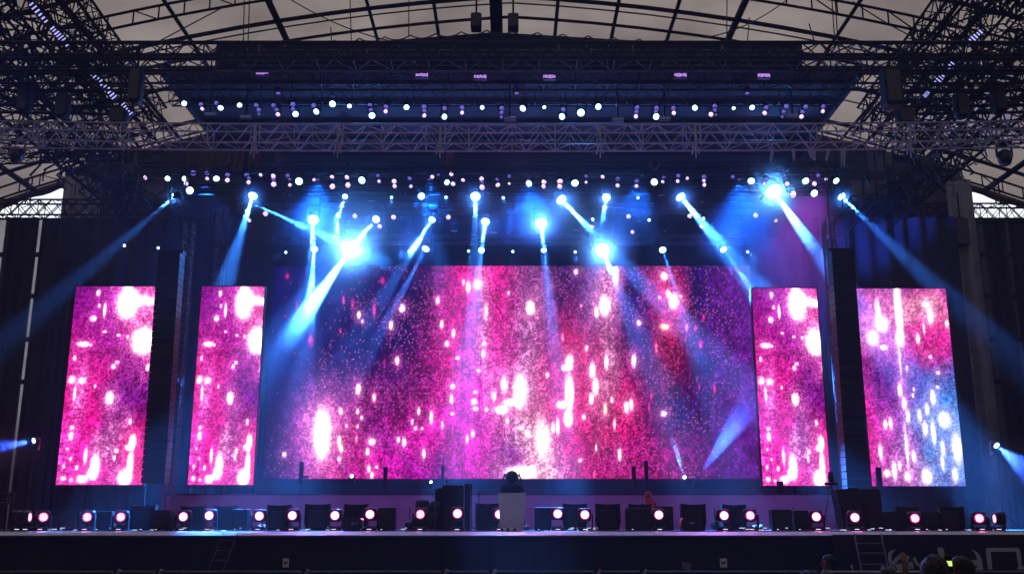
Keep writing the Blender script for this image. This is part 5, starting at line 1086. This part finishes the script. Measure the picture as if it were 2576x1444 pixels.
ladder('aluminium ladder leaning on the stage front at the card-side edge of the banner', [(*Q(150,140),24.7),(*Q(262,720),24.2),(*Q(535,140),24.7),(*Q(650,720),24.2)], 'alu_dark', (.24, .48, .755, .98), 24, .022)
for px, lb in ((718.5, 'small white card with a dark butterfly on the skirt, card half'), (1820, 'small white card with a dark butterfly on the skirt, banner half')):
    a = at(px - 8, 1426, Yb); b_ = at(px + 8.5, 1404, Yb); t = thing('wall_card', lb, 'card', a); w, h = b_.x - a.x, b_.z - a.z; MB().box((0, .005, 0), (w, .012, h)).build('paper', 'card', t)
    c = MB(); c.prism([(w*.2, 0, h*.75), (w*.5, 0, h*.55), (w*.8, 0, h*.8), (w*.78, 0, h*.35), (w*.55, 0, h*.4), (w*.5, 0, h*.25), (w*.42, 0, h*.4), (w*.2, 0, h*.2)], (0, .004, 0)); c.build('butterfly_print', 'card_ink', t)
c = MB(); P_ = [at(x, y, 24.85) for x, y in ((1716,1412),(1741,1417),(1734,1434),(1717,1428))]; c.prism([p - P_[0] for p in P_], (0, .01, 0)); tag(c.build('paper_flag', 'riser', loc=P_[0]), 'dim grey paper corner low on the skirt beside the banner half card', 'paper')
# crowd barriers
jn = [-40, 290, 395, 764, 1114, 1235, 1500, 1615, 2062, 2330, 2620]
Yf = 15.5
for k in range(len(jn) - 1):
    a = at(jn[k] + 6, 1438, Yf); b_ = at(jn[k + 1] - 6, 1438, Yf); w = b_.x - a.x; t = thing('crowd_barrier', 'steel crowd barrier panel in front of the stage, %s counting towards the banner side' % nth(k + 1), 'barrier', (a.x, Yf, 0), 'crowd barriers')
    zt_ = a.z; MB().tube((0, 0, zt_), (w, 0, zt_), .019, 8).build('top_rail', 'alu_dark' if k != 8 else 'alu', t)
    MB().box((.03, .03, .1), (w - .03, .04, zt_ - .05)).build('panel', 'black', t)
    c = MB(); n_ = max(2, int(w / .33))
    for i in range(n_ + 1): x = .02 + (w - .04) * i / n_; c.tube((x, -.005, .05), (x, -.005, zt_ - .012), .011)
    c.build('bars', 'alu_dark', t); c = MB(); c.tube((0, 0, .08), (w, 0, .08), .017); c.build('bottom_rail', 'alu_dark', t)
    c = MB(); c.tube((-.05, .0, zt_ - .12), (.03, -.02, zt_ + .035), .02); c.tube((-.01, .0, zt_ - .12), (.05, .0, zt_ + .03), .016); c.build('connector', 'alu', t)
    c = MB(); c.tube((.06, 0, .1), (.06, -.6, .02), .02); c.tube((w - .06, 0, .1), (w - .06, -.6, .02), .02); c.build('foot', 'alu_dark', t)

# ------------------------------------------------------------------ people
def skin_mesh(name, m, nodes, edges, parent, sub=2):
    keys = list(nodes); me = bpy.data.meshes.new(name); me.from_pydata([nodes[k][0] for k in keys], [(keys.index(a), keys.index(b)) for a, b in edges], [])
    ob = bpy.data.objects.new(name, me); C.objects.link(ob); ob.parent = parent; me.materials.append(M[m])
    sk_ = ob.modifiers.new('skin', 'SKIN'); sk_.use_smooth_shade = True
    if not me.skin_vertices: 
        bm = bmesh.new(); bm.from_mesh(me); bm.verts.layers.skin.verify(); bm.to_mesh(me); bm.free()
    for i, k in enumerate(keys):
        r = nodes[k][1]; me.skin_vertices[0].data[i].radius = r if isinstance(r, tuple) else (r, r)
        me.skin_vertices[0].data[i].use_root = (i == 0)
    sb = ob.modifiers.new('sub', 'SUBSURF'); sb.levels = sb.render_levels = sub; return ob
def person(label, loc, rz, H=1.0, arms=None, legs='stand', hair='short', scarf=False, turn=0.0, group=None):
    """local frame: looks along +Y; H scales the whole figure"""
    t = thing('person', label, 'person', loc, group, rz); t.scale = (H, H, H)
    zp = .95 if legs == 'stand' else .34 if legs == 'kneel' else .55
    N = {}; E_ = []
    def nd(k, v, r, par=None):
        N[k] = (Vector(v), r)
        if par: E_.append((par, k))
    nd('pelvis', (0, 0, zp), (.15, .11)); nd('waist', (0, .01, zp + .17), (.125, .09), 'pelvis'); nd('chest', (0, .0, zp + .36), (.155, .11), 'waist'); nd('upper', (0, -.01, zp + .49), (.11, .085), 'chest')
    nd('neck', (0, .0, zp + .57), .055, 'upper'); hx, hy = math.sin(turn), math.cos(turn)
    nd('jaw', (.02 * hx, .02 * hy, zp + .645), (.062, .072), 'neck'); nd('face', (.01 * hx, .01 * hy, zp + .72), (.076, .092), 'jaw'); nd('crown', (0, -.005, zp + .79), (.066, .080), 'face')
    nd('nose', (.112 * hx, .112 * hy, zp + .705), .014, 'face')
    arms = arms or {}
    for s, nm_ in ((-1, 'l'), (1, 'r')):
        nd(nm_ + 'sh', (s * .18, -.01, zp + .47), .058, 'upper')
        el, wr = arms.get(nm_, ((s * .24, -.03, zp + .20), (s * .25, .08, zp - .04)))
        nd(nm_ + 'el', el, .043, nm_ + 'sh'); nd(nm_ + 'wr', wr, .030, nm_ + 'el')
        d = (Vector(wr) - Vector(el)).normalized(); sd = d.cross(Vector((0, 1, 0)));
        if sd.length < .1: sd = Vector((s, 0, 0))
        sd.normalize(); fw = sd.cross(d)
        pm = Vector(wr) + d * .05; nd(nm_ + 'pm', pm, (.036, .024), nm_ + 'wr')
        for i in range(4):
            o_ = sd * ((i - 1.5) * .019); L_ = (.062, .075, .070, .055)[i]
            nd('%sf%da' % (nm_, i), pm + d * .045 + o_, .0098, nm_ + 'pm'); nd('%sf%db' % (nm_, i), pm + d * (.045 + L_ * .55) + o_ + fw * .018, .0088, '%sf%da' % (nm_, i)); nd('%sf%dc' % (nm_, i), pm + d * (.045 + L_ * .8) + o_ + fw * .045, .0075, '%sf%db' % (nm_, i))
        nd(nm_ + 'ta', pm + sd * .038 * -s + d * .0 + fw * .01, .0105, nm_ + 'pm'); nd(nm_ + 'tb', pm + sd * .055 * -s + d * .035 + fw * .03, .009, nm_ + 'ta')
        nd(nm_ + 'hip', (s * .09, 0, zp - .05), .095, 'pelvis')
        if legs == 'stand': kn, an = (s * .10, .01, .50), (s * .10, -.02, .09)
        elif legs == 'kneel': kn, an = (s * .12, .36, .10), (s * .11, -.10, .07)
        else: kn, an = (s * .13, .38, .52), (s * .12, .12, .09)
        nd(nm_ + 'kn', kn, .062, nm_ + 'hip'); nd(nm_ + 'an', an, .04, nm_ + 'kn'); nd(nm_ + 'to', (an[0], an[1] + (.14 if legs != 'kneel' else -.12), .04), (.04, .032), nm_ + 'an')
    skin_mesh('body', 'skin', N, E_, t)
    up = {k: (N[k][0], tuple(r * 1.14 for r in N[k][1]) if isinstance(N[k][1], tuple) else N[k][1] * 1.25) for k in ('pelvis', 'waist', 'chest', 'upper', 'lsh', 'rsh', 'lel', 'rel')}
    for s in 'lr': up[s + 'wq'] = (Vector(N[s + 'el'][0]).lerp(Vector(N[s + 'wr'][0]), .85), .042)
    skin_mesh('jacket', 'cloth_dark', up, [('pelvis', 'waist'), ('waist', 'chest'), ('chest', 'upper'), ('upper', 'lsh'), ('upper', 'rsh'), ('lsh', 'lel'), ('rsh', 'rel'), ('lel', 'lwq'), ('rel', 'rwq')], t)
    lo_ = {k: (N[k][0], tuple(r * 1.12 for r in N[k][1]) if isinstance(N[k][1], tuple) else N[k][1] * 1.22) for k in ('pelvis', 'lhip', 'rhip', 'lkn', 'rkn', 'lan', 'ran')}
    skin_mesh('trousers', 'cloth_dark', lo_, [('pelvis', 'lhip'), ('pelvis', 'rhip'), ('lhip', 'lkn'), ('rhip', 'rkn'), ('lkn', 'lan'), ('rkn', 'ran')], t)
    hz_ = zp + .72; rt = Matrix.Rotation(-turn, 4, 'Z')
    for s in (-1, 1):
        c = MB(); c.lathe([(.004, -.011), (.011, 0), (.004, .011)], 8, Matrix.Translation(rt @ Vector((s * .032, .092, hz_ + .015)))); c.build('eye', 'hair', t)
    for s in (-1, 1):
        c = MB(); c.lathe([(.006, -.032), (.016, -.01), (.018, .012), (.006, .030)], 8, Matrix.Translation(rt @ Vector((s * .082, -.008, hz_ - .01)))); c.build('ear', 'skin', t, smooth=True)
    c = MB(); c.rbox((-.024, .0, -.006), (.024, .012, .006), .003, 1, Matrix.Translation(rt @ Vector((0, .088, hz_ - .055))) @ rt); c.build('mouth', 'red_cloth', t)
    if hair and not scarf:
        R = random.Random(int(abs(loc[0]) * 100)); hm_ = MB(); long_ = hair == 'long'; n_ = 24; rows = 12
        for k in range(rows + 1):
            f = k / rows; z = hz_ + .135 - f * (.155 if not long_ else .42); 
            rr = math.sqrt(max(0, 1 - ((z - hz_ - .01) / .128) ** 2)) if z > hz_ + .01 else 1
            for i in range(n_):
                a = 2 * math.pi * i / n_; back = -math.sin(a)
                wx = .088 + (.012 + .03 * f if long_ else 0); wy = .112
                x = math.cos(a) * wx * max(rr, .05); y = math.sin(a) * wy * max(rr, .05) - .012
                if math.sin(a) > .25 and z < hz_ + .07: y = .035 if not long_ else .06
                j = 1 + R.uniform(-.05, .05); v_ = rt @ Vector((x * j, y * j, z)); hm_.v.append(tuple(v_))
        for k in range(rows):
            for i in range(n_): a = k * n_ + i; b2 = k * n_ + (i + 1) % n_; hm_.f.append((a, b2, b2 + n_, a + n_))
        hm_.f.append(tuple(range(n_ - 1, -1, -1)))
        for q_ in range(150 if long_ else 90):      # locks lying over the head, ends sticking out a little
            a = R.uniform(math.pi * .95, math.pi * 2.05); f0 = R.uniform(0, .5); pts = []
            for u_ in range(5):
                f = f0 + (1 - f0) * u_ / 4 * (1.04 if long_ else 1.1); z = hz_ + .135 - f * (.155 if not long_ else .42)
                rr = math.sqrt(max(.02, 1 - ((z - hz_ - .01) / .128) ** 2)) if z > hz_ + .01 else 1
                a2 = a + R.uniform(-.10, .10); k_ = 1.02 + R.uniform(0, .07) + (.05 * u_ / 4 if u_ == 4 else 0)
                pts.append(rt @ Vector((math.cos(a2) * (.088 + (.012 + .03 * f if long_ else 0)) * rr * k_, math.sin(a2) * .112 * rr * k_ - .012, z)))
            hm_.path(pts, R.uniform(.003, .007), 4)
        hm_.build('hair', 'hair', t, smooth=True)
    if scarf:
        c = MB(); n_ = 20
        prof = [(.02, .14, 0), (.075, .12, 0), (.112, .05, -.005), (.122, -.03, -.02), (.135, -.12, -.03), (.17, -.22, -.04), (.21, -.34, -.02), (.215, -.36, -.02)]
        for r_, z, dy in prof:
            for i in range(n_):
                a = 2 * math.pi * i / n_; k = 1 + .07 * math.sin(a * 5 + z * 20); xx_ = math.cos(a) * r_ * k; yy_ = math.sin(a) * r_ * k + dy
                if yy_ > .08 and -.10 < z < .06: yy_ = .075
                c.v.append((xx_ + (-.06 * (-z) * 2 if z < 0 else 0), yy_, hz_ + z))
        for k in range(len(prof) - 1):
            for i in range(n_): a = k * n_ + i; b2 = k * n_ + (i + 1) % n_; c.f.append((a, b2, b2 + n_, a + n_))
        c.f.append(tuple(range(n_ - 1, -1, -1))); c.build('headscarf', 'red_cloth', t, smooth=True)
    return t
# audience
Y = 9.0; p = at(2347, 1392, Y); Hs = p.z / 1.81
person('person with long dark hair seen from behind, raising a lit phone', (p.x, Y, 0), 0.1, Hs, {'r': ((.30, .22, 1.28), (.15, .33, 1.50)), 'l': ((-.24, .12, 1.25), (-.12, .30, 1.40))}, hair='long')
ph = at(2387, 1417, Y - 0.0); t = thing('phone', 'small phone with glowing yellow-green screen held up by the long-haired person', 'phone', (ph.x, Y + .40, at(2387, 1417, Y + .40).z)); t.location.x = at(2387, 1417, Y + .40).x
MB().rbox((-.036, .002, -.075), (.036, .01, .075), .003, 1).build('case', 'black_gloss', t); MB().box((-.030, -.001, -.022), (.030, .0015, .024)).build('lit_display', 'phone', t)
p = at(2412, 1396, 9.6); person('person with short hair half turned to the phone, brownish cheek visible', (p.x, 9.6, 0), 0.0, p.z / 1.81, None, hair='short', turn=-1.0)
Y = 9.3; p = at(2290, 1384, Y); Hs = .93; k_ = 1 / Hs; zf = p.z / Hs
person('shorter person raising one bent arm with the hand above the head', (p.x - .22, Y, 0), 0.0, Hs * .98, {'r': ((.24, .14, zf - .42), (.235, .16, zf - .14)), 'l': ((-.24, -.03, 1.15), (-.25, .08, .91))}, hair='short')
p = at(2082, 1403, 17.4); person('person crouching in the pit between barrier and stage, face in profile', (p.x, 17.4, 0), 0.0, p.z / (.53 + .81 + .01), None, legs='crouch', hair='short', turn=-1.45)
p = at(2030, 1432, 8.8); person('crowd member whose dark hair only just shows beside the banner', (p.x, 8.8, 0), 0.0, p.z / 1.81, None, hair='short')
# performer's helper on stage with a red headscarf
Y = 29.2; p = at(1630, 1236, Y); person('person in a red headscarf kneeling behind the boxes on stage', (p.x, Y, ZD), math.pi * .9, (p.z - ZD) / 1.20, None, legs='kneel', scarf=True)
